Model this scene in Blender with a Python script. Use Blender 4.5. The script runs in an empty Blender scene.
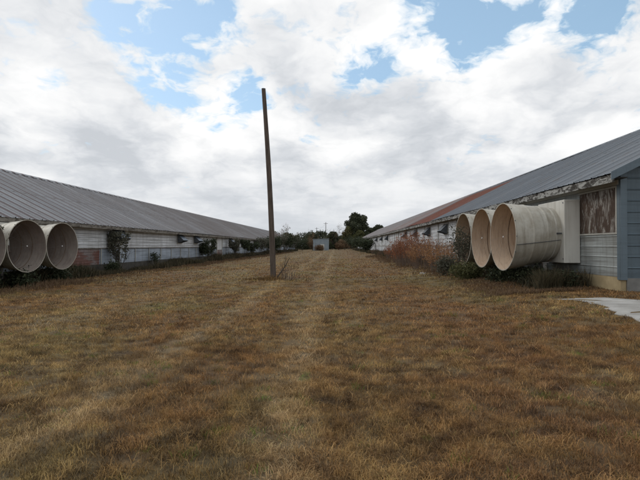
import bpy, math, random
import numpy as np
from mathutils import Vector, Matrix

sc = bpy.context.scene
COL = sc.collection
R = math.radians
rnd = random.Random(7)
CAM = Vector((0, 0, 1.4))
PITCH, YAW = R(0.69), R(1.72)

# ---------------------------------------------------------------- helpers
class MB:
    def __init__(s): s.v = []; s.f = []; s.m = []
    def add(s, vs, fs, mi=0):
        b = len(s.v); s.v += [tuple(p) for p in vs]
        s.f += [tuple(i + b for i in f) for f in fs]; s.m += [mi] * len(fs)
    def box(s, x0, x1, y0, y1, z0, z1, mi=0, M=None):
        vs = [Vector((x, y, z)) for x in (x0, x1) for y in (y0, y1) for z in (z0, z1)]
        if M is not None: vs = [M @ v for v in vs]
        s.add(vs, [(0, 1, 3, 2), (4, 6, 7, 5), (0, 4, 5, 1), (2, 3, 7, 6), (0, 2, 6, 4), (1, 5, 7, 3)], mi)
    def tube(s, pts, rad, n=8, caps=True, mi=0):
        pts = [Vector(p) for p in pts]; rings = []
        prev = None
        for i, p in enumerate(pts):
            d = (pts[min(i + 1, len(pts) - 1)] - pts[max(i - 1, 0)]).normalized()
            if prev is None:
                u = d.orthogonal().normalized()
            else:
                u = (prev - d * prev.dot(d)).normalized()
            prev = u; w = d.cross(u)
            rings.append([p + (u * math.cos(2 * math.pi * k / n) + w * math.sin(2 * math.pi * k / n)) * rad[i] for k in range(n)])
        fs = []
        for i in range(len(pts) - 1):
            for k in range(n):
                a = i * n + k; b = i * n + (k + 1) % n
                fs.append((a, b, b + n, a + n))
        if caps:
            fs.append(tuple(range(n - 1, -1, -1))); L = (len(pts) - 1) * n
            fs.append(tuple(L + k for k in range(n)))
        s.add([v for r_ in rings for v in r_], fs, mi)
    def lathe_x(s, prof, n=48, mi=0, closed=False, mis=None):
        # prof: list of (x, z-offset of axis, radius), spun about the x axis
        vs = []
        for x, zo, r_ in prof:
            for k in range(n):
                a = 2 * math.pi * k / n
                vs.append((x, r_ * math.sin(a), zo + r_ * math.cos(a)))
        b = len(s.v); s.v += vs
        P = len(prof)
        for i in range(P if closed else P - 1):
            j = (i + 1) % P
            for k in range(n):
                k2 = (k + 1) % n
                s.f.append((b + i * n + k, b + i * n + k2, b + j * n + k2, b + j * n + k))
                s.m.append(mis[i] if mis else mi)
    def build(s, name, mats, parent=None, smooth=False):
        me = bpy.data.meshes.new(name); me.from_pydata(s.v, [], s.f)
        if not isinstance(mats, (list, tuple)): mats = [mats]
        for m in mats: me.materials.append(m)
        if len(mats) > 1: me.polygons.foreach_set('material_index', s.m)
        if smooth:
            me.polygons.foreach_set('use_smooth', [True] * len(me.polygons))
            if smooth != 'all': 
                try: me.set_sharp_from_angle(angle=R(35))
                except Exception: pass
        me.update()
        o = bpy.data.objects.new(name, me); COL.objects.link(o)
        if parent: o.parent = parent
        return o

def islands(mb):
    par = list(range(len(mb.v)))
    def find(a):
        while par[a] != a: par[a] = par[par[a]]; a = par[a]
        return a
    for f in mb.f:
        r0 = find(f[0])
        for i in f[1:]: par[find(i)] = r0
    out = {}
    for f, m in zip(mb.f, mb.m): out.setdefault(find(f[0]), []).append((f, m))
    res = []
    for fs in out.values():
        n = MB(); mp = {}
        for f, m in fs:
            g = []
            for i in f:
                if i not in mp: mp[i] = len(n.v); n.v.append(mb.v[i])
                g.append(mp[i])
            n.f.append(tuple(g)); n.m.append(m)
        res.append(n)
    return res
def build_each(mb, name, mats, parent=None, smooth=False):
    return [m.build(name, mats, parent, smooth) for m in islands(mb)]

def npmesh(name, verts, tris_or_quads, mat, parent=None, attr=None, k=3):
    """fast mesh from numpy arrays; faces all have k corners"""
    me = bpy.data.meshes.new(name)
    nv, nf = len(verts), len(tris_or_quads)
    me.vertices.add(nv); me.vertices.foreach_set('co', verts.astype(np.float32).ravel())
    me.loops.add(nf * k); me.loops.foreach_set('vertex_index', tris_or_quads.astype(np.int32).ravel())
    me.polygons.add(nf)
    me.polygons.foreach_set('loop_start', np.arange(0, nf * k, k, dtype=np.int32))
    me.update(calc_edges=True); me.validate()
    if attr is not None:
        a = me.attributes.new('tint', 'FLOAT', 'POINT'); a.data.foreach_set('value', attr.astype(np.float32))
    me.materials.append(mat)
    o = bpy.data.objects.new(name, me); COL.objects.link(o)
    if parent: o.parent = parent
    return o

def tag(o, label=None, cat=None, group=None, kind=None):
    if label: o['label'] = label
    if cat: o['category'] = cat
    if group: o['group'] = group
    if kind: o['kind'] = kind
    return o
def empty(name, loc=(0, 0, 0), rz=0):
    o = bpy.data.objects.new(name, None); COL.objects.link(o)
    o.location = loc; o.rotation_euler = (0, 0, rz); o.empty_display_size = .3
    return o
def copy_tree(o, parent=None):
    c = o.copy(); COL.objects.link(c); c.parent = parent
    for ch in list(o.children): copy_tree(ch, c)
    return c

# ---------------------------------------------------------------- materials
class NT:
    def __init__(s, name):
        s.m = bpy.data.materials.new(name); s.m.use_nodes = True
        s.t = s.m.node_tree; s.b = s.t.nodes['Principled BSDF']
        s.b.inputs['Specular IOR Level'].default_value = .3
    def n(s, typ, **kw):
        nd = s.t.nodes.new(typ)
        for k, v in kw.items(): setattr(nd, k, v)
        return nd
    def l(s, a, b): s.t.links.new(a, b)
    def pos(s, scale=(1, 1, 1), obj=False, loc=(0, 0, 0)):
        mp = s.n('ShaderNodeMapping'); mp.inputs['Scale'].default_value = scale; mp.inputs['Location'].default_value = loc
        if obj: s.l(s.n('ShaderNodeTexCoord').outputs['Object'], mp.inputs[0])
        else: s.l(s.n('ShaderNodeNewGeometry').outputs['Position'], mp.inputs[0])
        return mp.outputs[0]
    def noise(s, vec, scale=1, detail=5, rough=.6, dist=0):
        nd = s.n('ShaderNodeTexNoise'); s.l(vec, nd.inputs['Vector'])
        nd.inputs['Scale'].default_value = scale; nd.inputs['Detail'].default_value = detail
        nd.inputs['Roughness'].default_value = rough; nd.inputs['Distortion'].default_value = dist
        return nd.outputs['Fac']
    def ramp(s, fac, stops):
        nd = s.n('ShaderNodeValToRGB'); s.l(fac, nd.inputs[0]); e = nd.color_ramp.elements
        while len(e) > 1: e.remove(e[-1])
        for i, (p, c) in enumerate(stops):
            c = (c, c, c, 1) if isinstance(c, (int, float)) else tuple(c) + (1,)
            if i == 0: e[0].position = p; e[0].color = c
            else:
                x = e.new(p); x.color = c
        return nd.outputs[0]
    def mix(s, fac, a, b, mode='MIX'):
        nd = s.n('ShaderNodeMix', data_type='RGBA', blend_type=mode)
        for sock, v in ((nd.inputs[0], fac), (nd.inputs[6], a), (nd.inputs[7], b)):
            if isinstance(v, (int, float)): sock.default_value = v if sock == nd.inputs[0] else (v, v, v, 1)
            elif isinstance(v, tuple): sock.default_value = v + (1,) if len(v) == 3 else v
            else: s.l(v, sock)
        return nd.outputs[2]
    def math(s, op, a, b=None, clamp=False):
        nd = s.n('ShaderNodeMath', operation=op, use_clamp=clamp)
        for i, v in enumerate((a, b)):
            if v is None: continue
            if isinstance(v, (int, float)): nd.inputs[i].default_value = v
            else: s.l(v, nd.inputs[i])
        return nd.outputs[0]
    def sep(s, vec):
        nd = s.n('ShaderNodeSeparateXYZ'); s.l(vec, nd.inputs[0]); return nd.outputs
    def fin(s, col, rough=.8, metal=0, bump=None, bstr=.3, bdist=.01):
        if isinstance(col, tuple): s.b.inputs['Base Color'].default_value = col + (1,)
        else: s.l(col, s.b.inputs['Base Color'])
        if isinstance(rough, (int, float)): s.b.inputs['Roughness'].default_value = rough
        else: s.l(rough, s.b.inputs['Roughness'])
        s.b.inputs['Metallic'].default_value = metal
        if bump is not None:
            bp = s.n('ShaderNodeBump'); bp.inputs['Strength'].default_value = bstr; bp.inputs['Distance'].default_value = bdist
            s.l(bump, bp.inputs['Height']); s.l(bp.outputs[0], s.b.inputs['Normal'])
        return s.m

M = {}
def simple(name, a, b, scale=3, rough=.8, metal=0, stretch=(1, 1, 1), obj=True, bstr=.3):
    t = NT(name); p = t.pos(stretch, obj=obj)
    f = t.noise(p, scale, 6, .65)
    M[name] = t.fin(t.ramp(f, [(.3, a), (.7, b)]), rough, metal, f, bstr)
    return M[name]

# siding with grime streaks; world position so that it never repeats
def siding(name, base, dirt, rust=None, rustlo=.62, amt=.55, hzamt=.6):
    t = NT(name)
    f = t.noise(t.pos((.6, .6, .25)), 1.2, 6, .6)
    streak = t.noise(t.pos((5, 5, .35)), 1.3, 5, .65)
    hz = t.noise(t.pos((.2, .2, 7)), 1.6, 6, .7)
    col = t.mix(t.ramp(f, [(.35, 0.), (.7, amt)]), base, dirt)
    col = t.mix(t.ramp(streak, [(.48, 0.), (.72, .6)]), col, dirt)
    col = t.mix(t.ramp(hz, [(.48, 0.), (.62, hzamt)]), col, tuple(c * .75 for c in dirt))
    if rust:
        rf = t.noise(t.pos((.25, .25, .8)), 1.6, 7, .7)
        col = t.mix(t.ramp(rf, [(rustlo, 0.), (rustlo + .06, .8)]), col, rust)
    return t.fin(col, .55, .15, t.noise(t.pos((2, 2, 2)), 1.5, 3), .5, .02)
M['white_siding'] = siding('white_siding', (.74, .77, .80), (.33, .33, .33), (.25, .12, .07), .70)
M['blue_panel'] = siding('blue_panel', (.40, .46, .54), (.17, .19, .21), (.22, .09, .05), .68)
M['gray_siding'] = siding('gray_siding', (.36, .39, .39), (.17, .16, .14), (.2, .13, .08), .72)
M['blue_siding'] = siding('blue_siding', (.108, .145, .172), (.073, .092, .105), None, amt=.45, hzamt=.3)
M['blue_trim'] = siding('blue_trim', (.125, .165, .195), (.09, .112, .128), None, amt=.35, hzamt=.2)
M['rusty_panel'] = siding('rusty_panel', (.26, .24, .24), (.15, .085, .065), (.16, .06, .042), .50, .6)

# left roof: grey sheets, brown-rust along some ribs and laps
def roof_left():
    t = NT('roof_metal_weathered'); P = t.pos()
    x, y, z = t.sep(P)[0:3]
    s = t.n('ShaderNodeMath', operation='FRACT'); t.l(t.math('DIVIDE', y, .914), s.inputs[0])
    cell = t.math('FLOOR', t.math('DIVIDE', y, .914))
    wn = t.n('ShaderNodeTexWhiteNoise', noise_dimensions='1D'); t.l(cell, wn.inputs['W'])
    rib = t.ramp(t.math('ABSOLUTE', t.math('SUBTRACT', s.outputs[0], .5)), [(.32, 0.), (.37, 1.)])
    near = t.n('ShaderNodeMapRange'); t.l(y, near.inputs[0])
    near.inputs[1].default_value = 22; near.inputs[2].default_value = 60; near.inputs[3].default_value = 1.; near.inputs[4].default_value = .5
    n1 = t.noise(t.pos((.5, 3, .5)), .8, 5, .6)
    n2 = t.noise(t.pos((.12, .2, .12)), 1.1, 5, .6)
    sheet = t.mix(wn.outputs[0], (.27, .285, .305), (.385, .40, .42))
    col = t.mix(t.ramp(n1, [(.4, 0.), (.75, .6)]), sheet, (.215, .19, .18))
    far = t.n('ShaderNodeMapRange'); t.l(y, far.inputs[0])
    far.inputs[1].default_value = 22; far.inputs[2].default_value = 50; far.inputs[3].default_value = .1; far.inputs[4].default_value = .8
    col = t.mix(t.math('MULTIPLY', far.outputs[0], t.ramp(n2, [(.3, .4), (.6, 1.)])), col, (.165, .143, .135))
    wr = t.math('MULTIPLY', rib, near.outputs[0])
    wr = t.math('MULTIPLY', wr, t.ramp(t.noise(t.pos((.25, 1.3, .25)), .9, 3), [(.30, .55), (.42, 1.)]))
    col = t.mix(wr, col, (.07, .038, .034))
    lapz = t.ramp(t.math('ABSOLUTE', t.math('SUBTRACT', z, 4.1)), [(.0, 1.), (.035, .0)])
    col = t.mix(t.math('MULTIPLY', lapz, .5), col, (.09, .07, .06))
    col = t.mix(t.ramp(t.noise(t.pos((.8, .8, .8)), 2.0, 8, .75), [(.55, 0.), (.68, .5)]), col, (.12, .085, .07))
    return t.fin(col, .5, .25, n1, .15)
M['roof_metal_weathered'] = roof_left()
# right roof: blue-grey sheets, a run of rusted sheets, paler beyond
def roof_right():
    t = NT('roof_metal_bluegray'); P = t.pos(); x, y, z = t.sep(P)[0:3]
    cell = t.math('FLOOR', t.math('DIVIDE', y, .914))
    wn = t.n('ShaderNodeTexWhiteNoise', noise_dimensions='1D'); t.l(cell, wn.inputs['W'])
    n1 = t.noise(t.pos((.5, 3, .5)), .8, 5, .6)
    sheet = t.mix(wn.outputs[0], (.15, .165, .185), (.20, .215, .235))
    col = t.mix(t.ramp(n1, [(.4, 0.), (.75, .5)]), sheet, (.125, .14, .155))
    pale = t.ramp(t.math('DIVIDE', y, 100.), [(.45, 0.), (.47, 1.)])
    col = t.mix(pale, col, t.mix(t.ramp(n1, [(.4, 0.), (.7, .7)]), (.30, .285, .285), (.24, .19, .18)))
    col = t.mix(t.ramp(t.noise(t.pos((.8, .8, .8)), 2.0, 8, .75), [(.52, 0.), (.68, .55)]), col, (.16, .135, .12))
    lapz = t.ramp(t.math('ABSOLUTE', t.math('SUBTRACT', z, 4.7)), [(.0, 1.), (.03, .0)])
    col = t.mix(t.math('MULTIPLY', lapz, .5), col, (.07, .07, .075))
    band = t.ramp(t.math('DIVIDE', y, 100.), [(.332, 0.), (.336, 1.), (.43, 1.), (.47, .0)])
    top = t.ramp(t.math('DIVIDE', z, 10.), [(.575, 1.), (.59, .15)])
    rn = t.noise(t.pos((.4, 1.5, .4)), .8, 5)
    rb = t.math('MULTIPLY', t.math('MULTIPLY', band, top), t.ramp(rn, [(.3, .75), (.55, 1.)]))
    rust = t.mix(n1, (.23, .085, .055), (.14, .06, .042))
    col = t.mix(rb, col, rust)
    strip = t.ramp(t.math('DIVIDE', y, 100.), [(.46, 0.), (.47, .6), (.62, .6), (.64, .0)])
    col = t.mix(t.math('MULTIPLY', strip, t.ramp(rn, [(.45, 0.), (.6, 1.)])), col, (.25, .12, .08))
    return t.fin(col, .5, .25, n1, .15)
M['roof_metal_bluegray'] = roof_right()

# peeling painted wood
def peeling(name, paint, wood, lo, hi, stretch):
    t = NT(name); p = t.pos(stretch)
    f = t.noise(p, 3.0, 9, .76, .6)
    g = t.noise(t.pos((stretch[0] * 4, stretch[1] * 4, stretch[2] * 4)), 5, 4, .7)
    w = t.mix(g, wood, tuple(c * .45 for c in wood))
    pa = t.mix(g, paint, tuple(c * .72 for c in paint))
    return t.fin(t.mix(t.ramp(f, [(lo, 0.), (hi, 1.)]), w, pa), .85, 0, f, .6, .01)
M['peeling_board'] = peeling('peeling_board', (.42, .42, .40), (.055, .047, .04), .46, .56, (.9, .9, 3))
M['frieze_board'] = peeling('frieze_board', (.44, .43, .39), (.12, .10, .08), .30, .42, (.7, .7, 3))
M['plywood'] = peeling('plywood', (.34, .32, .29), (.085, .055, .04), .50, .60, (1.7, 1.7, .55))
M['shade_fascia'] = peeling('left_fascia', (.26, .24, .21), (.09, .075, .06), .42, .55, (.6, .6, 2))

# fibreglass cones
def fibre(name, a, b, dirt):
    t = NT(name)
    p = t.pos(obj=True); oi = t.n('ShaderNodeObjectInfo')
    ad = t.n('ShaderNodeVectorMath', operation='ADD'); t.l(p, ad.inputs[0])
    cm = t.n('ShaderNodeCombineXYZ'); t.l(t.math('MULTIPLY', oi.outputs['Random'], 30.), cm.inputs[1]); t.l(cm.outputs[0], ad.inputs[1])
    f = t.noise(ad.outputs[0], 1.6, 7, .65)
    mp = t.n('ShaderNodeMapping'); mp.inputs['Scale'].default_value = (7, 1, .8); t.l(ad.outputs[0], mp.inputs[0])
    st = t.noise(mp.outputs[0], 1.5, 6, .7)
    col = t.mix(t.ramp(f, [(.35, 0.), (.7, 1.)]), a, b)
    col = t.mix(t.ramp(st, [(.47, 0.), (.75, .75)]), col, dirt)
    z = t.sep(p)[2]
    low = t.ramp(t.math('ADD', t.math('MULTIPLY', z, .5), t.math('MULTIPLY', f, .35)), [(-.0, .0), (.001, .0)])
    return t, col
t, c = fibre('fibreglass', (.50, .485, .43), (.37, .34, .28), (.20, .17, .125)); M['fibreglass'] = t.fin(t.mix(t.ramp(t.noise(t.pos((1,1,1),loc=(5,5,5)),3,6,.7),[(.45,0.),(.7,.5)]), c, (.25,.21,.15)), .5)
t, c = fibre('fibreglass_inside', (.52, .405, .30), (.45, .33, .235), (.30, .20, .13)); M['fibreglass_inside'] = t.fin(c, .6)  # peach base carries the warm light coming through the shell
t, c = fibre('fibreglass_inside_dull', (.27, .235, .205), (.20, .16, .14), (.13, .10, .08)); M['fibreglass_inside_dull'] = t.fin(c, .6)  # darker copy: the shade inside the left cones is put into the colour
M['housing_white'] = siding('housing_white', (.68, .67, .62), (.30, .27, .22), (.24, .17, .11), .66, .5, 0.)
simple('old_wood', (.045, .035, .028), (.14, .11, .09), 4, .9, stretch=(6, 6, .35), bstr=.8)
simple('dark_metal', (.05, .055, .06), (.13, .14, .15), 3, .5, .5)
simple('hood_metal', (.10, .12, .15), (.19, .22, .26), 3, .42, .4)
simple('galvanised', (.20, .24, .27), (.30, .34, .37), 1.2, .45, .3, stretch=(1, 3, .4))
simple('concrete', (.24, .23, .21), (.46, .45, .43), 1.6, .9)
simple('foundation_gray', (.13, .13, .125), (.24, .235, .22), 2, .9)
simple('foundation_dark', (.035, .033, .028), (.09, .082, .07), 2, .9)
simple('foundation_tan', (.27, .21, .12), (.40, .32, .19), 3, .9)
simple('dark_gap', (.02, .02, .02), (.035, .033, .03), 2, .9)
simple('door_white', (.50, .51, .52), (.68, .69, .70), 2, .5)
simple('bark', (.045, .037, .03), (.12, .10, .085), 6, .9)
simple('twig', (.09, .065, .05), (.18, .13, .10), 6, .9)
simple('stain', (.15, .105, .075), (.25, .18, .12), 5, .8)
simple('white_paint', (.7, .7, .68), (.8, .8, .8), 5, .4)  # bright white stands in for the glint on the guard's centre plate
simple('steel', (.4, .4, .4), (.55, .55, .55), 4, .35, .8)

def foliage(name, c1, c2, c3, trans=.25):
    t = NT(name); g = t.n('ShaderNodeNewGeometry')
    col = t.ramp(g.outputs['Random Per Island'], [(0, c1), (.5, c2), (1, c3)])
    big = t.noise(t.pos((.5, .5, .5)), 1.2, 3)
    col = t.mix(t.ramp(big, [(.35, .0), (.7, .5)]), col, tuple(min(1, c * 1.6) for c in c2))
    m = t.fin(col, .75)
    tr = t.n('ShaderNodeBsdfTranslucent'); t.l(col, tr.inputs[0])
    mx = t.n('ShaderNodeMixShader'); mx.inputs[0].default_value = trans
    t.l(t.b.outputs[0], mx.inputs[1]); t.l(tr.outputs[0], mx.inputs[2])
    t.l(mx.outputs[0], t.t.nodes['Material Output'].inputs[0])
    M[name] = m
foliage('leaf_dark', (.016, .022, .013), (.036, .046, .024), (.085, .095, .05))
foliage('leaf_green', (.03, .045, .016), (.055, .08, .028), (.10, .12, .045))
foliage('leaf_olive', (.05, .055, .022), (.085, .09, .035), (.13, .12, .05))
foliage('leaf_gray', (.05, .05, .04), (.085, .085, .06), (.12, .11, .08))
foliage('leaf_red', (.13, .045, .025), (.23, .09, .045), (.32, .15, .07))
foliage('leaf_brown', (.07, .04, .025), (.13, .08, .045), (.20, .14, .08))
foliage('leaf_tan', (.18, .085, .035), (.30, .15, .065), (.40, .24, .12))
foliage('leaf_dead', (.028, .028, .016), (.065, .055, .032), (.14, .11, .06))  # dead weeds, with the deep shade at the wall foot darkened into their colour
foliage('leaf_far', (.026, .034, .02), (.048, .056, .03), (.085, .085, .045), .15)

# ---------------------------------------------------------------- ground
def hprof(x):
    return np.interp(x, [-200, -30, -13.3, -9, -4, 0, 3.2, 5.2, 6.75, 14, 200], [-.4, -.25, -.2, -.13, -.04, 0, .09, .24, .33, .36, .4])
def vnoise(x, y, s, seed):
    # smooth value noise
    x = np.asarray(x, float) / s; y = np.asarray(y, float) / s
    xi = np.floor(x).astype(np.int64); yi = np.floor(y).astype(np.int64); fx = x - xi; fy = y - yi
    fx = fx * fx * (3 - 2 * fx); fy = fy * fy * (3 - 2 * fy)
    def h(a, b):
        n = (a * 374761393 + b * 668265263 + seed * 974711) & 0x7fffffff
        n = ((n ^ (n >> 13)) * 1274126177) & 0x7fffffff
        return ((n ^ (n >> 16)) & 0xffff) / 65535.
    return (h(xi, yi) * (1 - fx) + h(xi + 1, yi) * fx) * (1 - fy) + (h(xi, yi + 1) * (1 - fx) + h(xi + 1, yi + 1) * fx) * fy
def ground_z(x, y):
    x = np.asarray(x, float); y = np.asarray(y, float)
    inside = np.clip((6.2 - x) / 1.5, 0, 1) * np.clip((x + 12.8) / 2, 0, 1)
    return hprof(x) + inside * ((vnoise(x, y, 6, 1) - .5) * .10 + (vnoise(x, y, 1.7, 2) - .5) * .05 + (vnoise(x, y, .45, 3) - .5) * .05)
def gz(x, y): return float(ground_z(x, y))

def grass_cols(t):
    P = t.pos()
    a = t.noise(t.pos((.9, .35, 1)), .45, 5, .62, .6)     # large patches, drawn out along the mowing
    b = t.noise(P, 3.4, 6, .7)
    c = t.noise(t.pos((1, .6, 1), loc=(9, 4, 0)), .28, 4, .6)
    col = t.ramp(a, [(.32, (.26, .155, .068)), (.44, (.295, .185, .082)), (.53, (.325, .23, .105)), (.62, (.35, .265, .128)), (.74, (.275, .215, .092))])
    col = t.mix(t.ramp(b, [(.44, 0.), (.60, .8)]), col, (.115, .072, .038))
    col = t.mix(t.ramp(c, [(.53, 0.), (.66, .5)]), col, (.21, .20, .08))
    x = t.sep(P)[0]
    wob = t.math('MULTIPLY', t.math('SUBTRACT', t.noise(t.pos((.3, .3, 1)), .6, 3), .5), 1.6)
    def band(c0, hw, colr, amt):
        nonlocal col
        dd = t.math('ABSOLUTE', t.math('SUBTRACT', t.math('ADD', x, wob), c0))
        k = t.ramp(t.math('DIVIDE', dd, hw * 2.5), [(.15, 1.), (.75, 0.)])
        k = t.math('MULTIPLY', t.math('MULTIPLY', k, amt), t.ramp(b, [(.35, .2), (.6, 1.)]))
        col = t.mix(k, col, colr)
    band(-2.3, .22, (.42, .33, .20), .8); band(-.5, .22, (.42, .33, .20), .75)
    band(2.2, .8, (.26, .15, .08), .5); band(-5.4, .5, (.38, .30, .17), .5)
    return col
def mat_ground():
    t = NT('ground_soil'); col = grass_cols(t)
    f = t.noise(t.pos(), 14, 8, .75)
    col = t.mix(t.ramp(f, [(.35, .75), (.65, .3)]), col, (.04, .026, .015))
    y = t.sep(t.pos())[1]
    return t.fin(col, .95, 0, f, 1., .04)
M['ground_soil'] = mat_ground()
def mat_grass():
    t = NT('dry_grass'); col = grass_cols(t)
    at = t.n('ShaderNodeAttribute', attribute_name='tint')
    v = at.outputs['Fac']
    m1 = t.ramp(v, [(0, (.22, .18, .15)), (.35, (.85, .72, .58)), (.7, (1.5, 1.33, 1.12)), (.93, (2.1, 1.95, 1.8)), (1., (.55, 1.05, .38))])
    nd = t.mix(1., col, m1, 'MULTIPLY')
    m = t.fin(nd, .75)
    tr = t.n('ShaderNodeBsdfTranslucent'); t.l(nd, tr.inputs[0])
    mx = t.n('ShaderNodeMixShader'); mx.inputs[0].default_value = .22
    t.l(t.b.outputs[0], mx.inputs[1]); t.l(tr.outputs[0], mx.inputs[2])
    t.l(mx.outputs[0], t.t.nodes['Material Output'].inputs[0])
    return m
M['dry_grass'] = mat_grass()

def build_ground():
    xs = np.concatenate([[-900, -400, -150, -60, -30], np.arange(-20, -8, .8), np.arange(-8, 8, .25), np.arange(8, 16, 1.), [25, 60, 150, 400, 900]])
    ys = np.concatenate([[-300, -60, -15], np.arange(-4, 14, .25), np.arange(14, 40, .6), np.arange(40, 200, 4), [230, 300, 500, 1500]])
    X, Y = np.meshgrid(xs, ys); Z = ground_z(X, Y)
    V = np.stack([X, Y, Z], -1).reshape(-1, 3); nx, ny = len(xs), len(ys)
    i = np.arange((ny - 1) * (nx - 1)); r_ = i // (nx - 1); c = i % (nx - 1); a = r_ * nx + c
    F = np.stack([a, a + 1, a + 1 + nx, a + nx], -1)
    o = npmesh('ground', V, F, M['ground_soil'], k=4)
    o.data.polygons.foreach_set('use_smooth', [True] * len(o.data.polygons))
    tag(o, 'mown field of dry brown and straw coloured ground between the sheds', 'ground', kind='structure')
build_ground()

# concrete path polygon (also keeps the grass away)
PATH = [(4.95, 11.3), (5.8, 11.05), (6.25, 10.2), (8, 9.7), (13, 9.4), (13, 6.4), (9, 6.6), (6.2, 6.9), (4.85, 7.7), (4.95, 9.0), (5.2, 9.8), (5.15, 10.7)]
def in_path(x, y):
    ins = np.zeros(x.shape, bool); n = len(PATH); j = n - 1
    for i in range(n):
        xi, yi = PATH[i]; xj, yj = PATH[j]
        c = ((yi > y) != (yj > y)) & (x < (xj - xi) * (y - yi) / (yj - yi + 1e-9) + xi)
        ins ^= c; j = i
    return ins
def build_path():
    mb = MB()
    pts = []
    r2 = random.Random(3)
    for i in range(len(PATH)):
        a, b = PATH[i], PATH[(i + 1) % len(PATH)]
        for k in range(6):
            u = k / 6; pts.append((a[0] + (b[0] - a[0]) * u + r2.uniform(-.07, .07), a[1] + (b[1] - a[1]) * u + r2.uniform(-.07, .07)))
    top = [(x, y, gz(x, y) + .012) for x, y in pts]
    cx, cy = 7.0, 8.9; n = len(pts)
    vs = top + [(x, y, z - .2) for x, y, z in top] + [(cx, cy, gz(cx, cy) + .02)]
    fs = [(i, (i + 1) % n, 2 * n) for i in range(n)] + [((i + 1) % n, i, n + i, n + (i + 1) % n) for i in range(n)]
    mb.add(vs, fs); o = mb.build('concrete_path', M['concrete'])
    tag(o, 'pale worn concrete path at the corner of the blue gabled shed', 'path', kind='structure')
build_path()

def blades(name, parts, label, cat, mat='dry_grass', seed=1):
    rg = np.random.default_rng(seed); V = []; F = []; T = []; base = 0
    for (x, y, L, W, lean, tint) in parts:
        n = len(x); z = ground_z(x, y)
        ang = rg.uniform(0, 2 * np.pi, n); wa = rg.uniform(0, 2 * np.pi, n)
        dx, dy = np.cos(ang), np.sin(ang); wx, wy = np.cos(wa) * W / 2, np.sin(wa) * W / 2
        h1 = L * .5 * np.cos(lean * .6); o1 = L * .5 * np.sin(lean * .6)
        h2 = h1 + L * .5 * np.cos(np.minimum(lean * 1.35, 1.6)); o2 = o1 + L * .5 * np.sin(np.minimum(lean * 1.35, 1.6))
        p0 = np.stack([x - wx, y - wy, z - .01], -1); p1 = np.stack([x + wx, y + wy, z - .01], -1)
        p2 = np.stack([x + dx * o1 + wx * .8, y + dy * o1 + wy * .8, z + h1], -1); p3 = np.stack([x + dx * o1 - wx * .8, y + dy * o1 - wy * .8, z + h1], -1)
        p4 = np.stack([x + dx * o2, y + dy * o2, z + h2], -1)
        V.append(np.stack([p0, p1, p2, p3, p4], 1).reshape(-1, 3))
        i = base + np.arange(n)[:, None] * 5
        F.append(np.concatenate([i + [0, 1, 2], i + [0, 2, 3], i + [3, 2, 4]], 0)); T.append(np.repeat(tint, 5)); base += n * 5
    o = npmesh(name, np.concatenate(V), np.concatenate(F), M[mat], attr=np.concatenate(T))
    return tag(o, label, cat, kind='stuff')

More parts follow.
